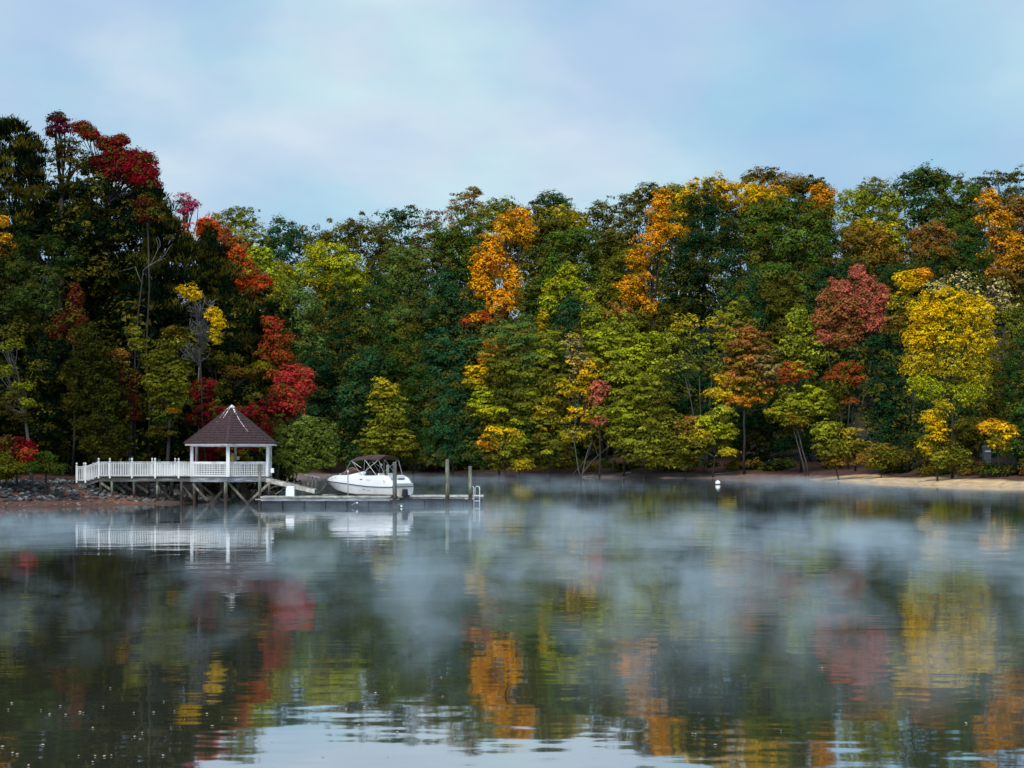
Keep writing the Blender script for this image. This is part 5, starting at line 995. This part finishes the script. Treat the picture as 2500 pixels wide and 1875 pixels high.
def rocks(name, label, cat, n, xr, yr, dr, size, meshes, extra=0, seed=1):
    rnd = random.Random(seed); cx = (xr[0] + xr[1]) / 2; cyy = (yr[0] + yr[1]) / 2; root = empty(name, (cx, cyy, 0)); tag(root, label, cat, 'rock banks along the near shore')
    pts = []
    N_ = 9000; xs = np.array([rnd.uniform(*xr) for _ in range(N_)]); ys = np.array([rnd.uniform(*yr) for _ in range(N_)]); d = shore_dist(xs, ys); g = ground(xs, ys, d)
    c = [(x, y, z, dd) for x, y, z, dd in zip(xs, ys, g, d) if dr[0] < dd < dr[1]]
    for x, y, z, dd in c[:n]:
        s = rnd.uniform(*size) * (1.0 if rnd.random() > .15 else 1.35)
        o = bpy.data.objects.new('rock', rnd.choice(meshes)); link(o, root, (x - cx, y - cyy, z + s * 0.12), (rnd.uniform(-.5, .5), rnd.uniform(-.5, .5), rnd.uniform(0, 6.28))); o.scale = (s * 1.3, s * rnd.uniform(.8, 1.1), s * rnd.uniform(.55, .8))
    if extra:
        V, Fc = [], []
        for x, y, z, dd in c[n:n + extra]:
            s = rnd.uniform(size[0] * .6, size[1] * .8); me = rnd.choice(meshes); mt = Matrix.Rotation(rnd.uniform(0, 6.28), 3, 'Z'); b = len(V)
            for q in me.vertices:
                p = mt @ q.co; V.append((x - cx + p.x * s * 1.3, y - cyy + p.y * s, z + s * .08 + p.z * s * .6))
            Fc += [tuple(b + i for i in p.vertices) for p in me.polygons]
        o = mobj('rubble', V, Fc, meshes[0].materials[0], root); o['kind'] = 'stuff'
rocks('rock_bank', 'bank of loose dark grey rocks under the shrubs left of the pier', 'rock bank', 290, (-34.5, -24.6), (84, 97), (2.4, 6.6), (.24, .46), RM, 600, 1)
rocks('rock_bank', 'bank of pale grey and tan rocks behind the pilings under the pier', 'rock bank', 270, (-24.3, -17.6), (93, 103), (1.0, 6.2), (.20, .44), RM[:5] + RT_, 420, 2)
rocks('beach_stones', 'scattered brown stones on the red clay beach', 'stones', 90, (-37, -24), (84, 96), (0.2, 3.0), (.08, .24), RT_, 220, 3)

def log_(label, a, b, Y, r, mat='driftwood'):
    A = Vector(P(*a, Y)); B = Vector(P(*b, Y)); zg = gz(A.x, Y); A.z = zg + r * .8; B.z = gz(B.x, Y) + r * .8
    o = MB().tube([A - A, (B - A) * .5 + Vector((0, 0.1, .02)), B - A], r, 7, r * .7).build('driftwood_log', M[mat], None, tuple(A)); tag(o, label, 'log')
log_('pale plank lying on the grassy bank above the sand spit', (2243, 1143), (2260, 1144), 158, .09)
log_('pale log on the far beach below the large olive green tree', (1519, 1157), (1540, 1157), 212, .12)
log_('thin pale log on the far beach below the grey and gold tree', (1420, 1159), (1450, 1158), 211.5, .09)
log_('grey log on the far beach right of the dock pilings', (1165, 1157), (1182, 1157), 222, .10)
log_('long thin stick on the beach below the yellow-green spray', (1745, 1152), (1790, 1149), 205, .06)

def fallen():
    Y = 212; A = Vector(P(1399, 1158, Y)); root = empty('fallen_branch', tuple(A)); tag(root, 'bare grey fallen branch leaning up from the far beach', 'branch')
    def seg(pts, r0, r1, nm): MB().tube([Vector(P(px, py, Y + dy)) - A for px, py, dy in pts], r0, 6, r1).build(nm, M['twig'], root)
    seg([(1420, 1158, 0), (1442, 1130, .5), (1460, 1112, 1), (1484, 1092, 1.5), (1506, 1073, 2)], .14, .05, 'stem')
    seg([(1460, 1112, 1), (1453, 1093, .6), (1445, 1077, 0)], .07, .05, 'fork')
    seg([(1445, 1077, 0), (1440, 1100, -.5), (1434, 1116, -.6)], .05, .03, 'fork')
    seg([(1434, 1116, -.6), (1415, 1140, -.4), (1398, 1158, 0)], .05, .04, 'fork')
fallen()
def dead_tree():
    Y = 98.5; bx = X_(330, Y); bz = gz(bx, Y) - .1; A = Vector((bx, Y, bz)); root = empty('dead_tree', tuple(A)); tag(root, 'leafless pale forked tree reaching out of the dark pines', 'dead tree', 'trees on the near wooded bank')
    def seg(pts, r0, r1, nm): MB().tube([Vector(P(px, py, Y + dy)) - A for px, py, dy in pts], r0, 6, r1).build(nm, M['twig'], root, smooth=True)
    MB().tube([(0, 0, 0), Vector(P(328, 900, Y + .3)) - A, Vector(P(338, 760, Y)) - A, Vector(P(350, 660, Y)) - A], .07, 7, .03).build('trunk', M['bark'], root, smooth=True)
    seg([(350, 660, 0), (365, 648, -.3), (385, 637, -.5), (403, 622, -.6), (412, 606, -.6), (421, 596, -.5)], .035, .012, 'limb')
    seg([(366, 647, -.3), (376, 630, -.2), (384, 612, 0), (386, 598, 0), (381, 580, 0)], .024, .009, 'limb')
    seg([(384, 612, 0), (391, 600, .2), (390, 588, .2), (385, 578, .2)], .02, .01, 'limb')
    seg([(385, 637, -.5), (395, 634, -.8), (404, 630, -1)], .02, .01, 'limb')
    seg([(345, 690, 0), (330, 652, .4), (315, 657, .2), (300, 660, 0)], .02, .01, 'limb')
dead_tree()
def shed():
    Y = 168; x = X_(2409, Y); z = gz(x, Y); root = empty('utility_shed', (x, Y, z - .05)); tag(root, 'small grey hut with a white ledge half hidden in the trees above the sand', 'shed')
    h = Z_(1083, Y) - z
    MB().box((0, 0, h * .42), (.75, .7, h * .84)).build('wall', M['grey_tin'], root)
    m = MB(); m.v = [(-.5, -.5, h * .84), (.5, -.5, h * .84), (.5, .5, h * .84), (-.5, .5, h * .84), (-.1, 0, h * 1.0), (.1, 0, h * 1.0)]
    m.f = [(0, 1, 5, 4), (1, 2, 5), (2, 3, 4, 5), (3, 0, 4), (3, 2, 1, 0)]; m.build('roof', M['grey_tin'], root)
    MB().box((0, -.42, Z_(1101, Y) - z), (.62, .14, .14)).build('ledge', M['plastic'], root)
shed()
def marker():
    Y = 97.0; x = X_(389, Y); z = gz(x, Y); root = empty('green_marker', (x, Y, z - .05)); tag(root, 'small green box on a thin post behind the pier railing', 'marker')
    zt = Z_(1122, Y) - z; MB().tube([(0, 0, 0), (0, 0, zt)], .025, 6).build('post', M['dull_steel'], root)
    MB().box((0, -.03, zt), (.17, .08, .11)).build('box', M['green'], root)
marker()
def floaters():
    rng = np.random.default_rng(9); V, Fc = [], []
    pts = [(20,1734),(100,1735),(147,1725),(121,1745),(160,1746),(195,1740),(203,1742),(252,1727),(400,1714),(426,1738),(506,1744),(327,1742),(375,1741),(270,1681),(543,1754),(576,1756),(518,1774),(634,1733),(845,1733),(889,1727),(917,1693),(30,1840),(43,1843),(192,1847),(232,1847),(255,1848),(272,1846),(226,1862),(398,1846),(970,1789),(876,1772),(1078,1655),(1081,1702),(1432,1758),(1690,1793),(1698,1794),(1907,1786),(2007,1632),(2358,1767),(1746,1820),(70,1870),(104,1820),(227,1778)]
    pts += [(rng.uniform(0, 1100), rng.uniform(1600, 1870)) for _ in range(10)] 
    for px, py in pts:
        Y = CAMZ * F / (py - HZ); x = X_(px, Y); s = rng.uniform(.006, .016); n = len(V); a0 = rng.uniform(0, 6.28); k = 6
        for j in range(k): r = s * rng.uniform(.6, 1.2); V.append((x + r * 1.5 * math.cos(a0 + j), Y + r * math.sin(a0 + j) * 1.3, .007 + .006 * rng.uniform()))
        V.append((x, Y, .018)); Fc += [(n + j, n + (j + 1) % k, n + k) for j in range(k)]
    o = mobj('floating_leaves', V, Fc, M['driftwood'], None); tag(o, 'tiny pale leaf bits floating on the near water', 'leaves', kind='stuff')
floaters()
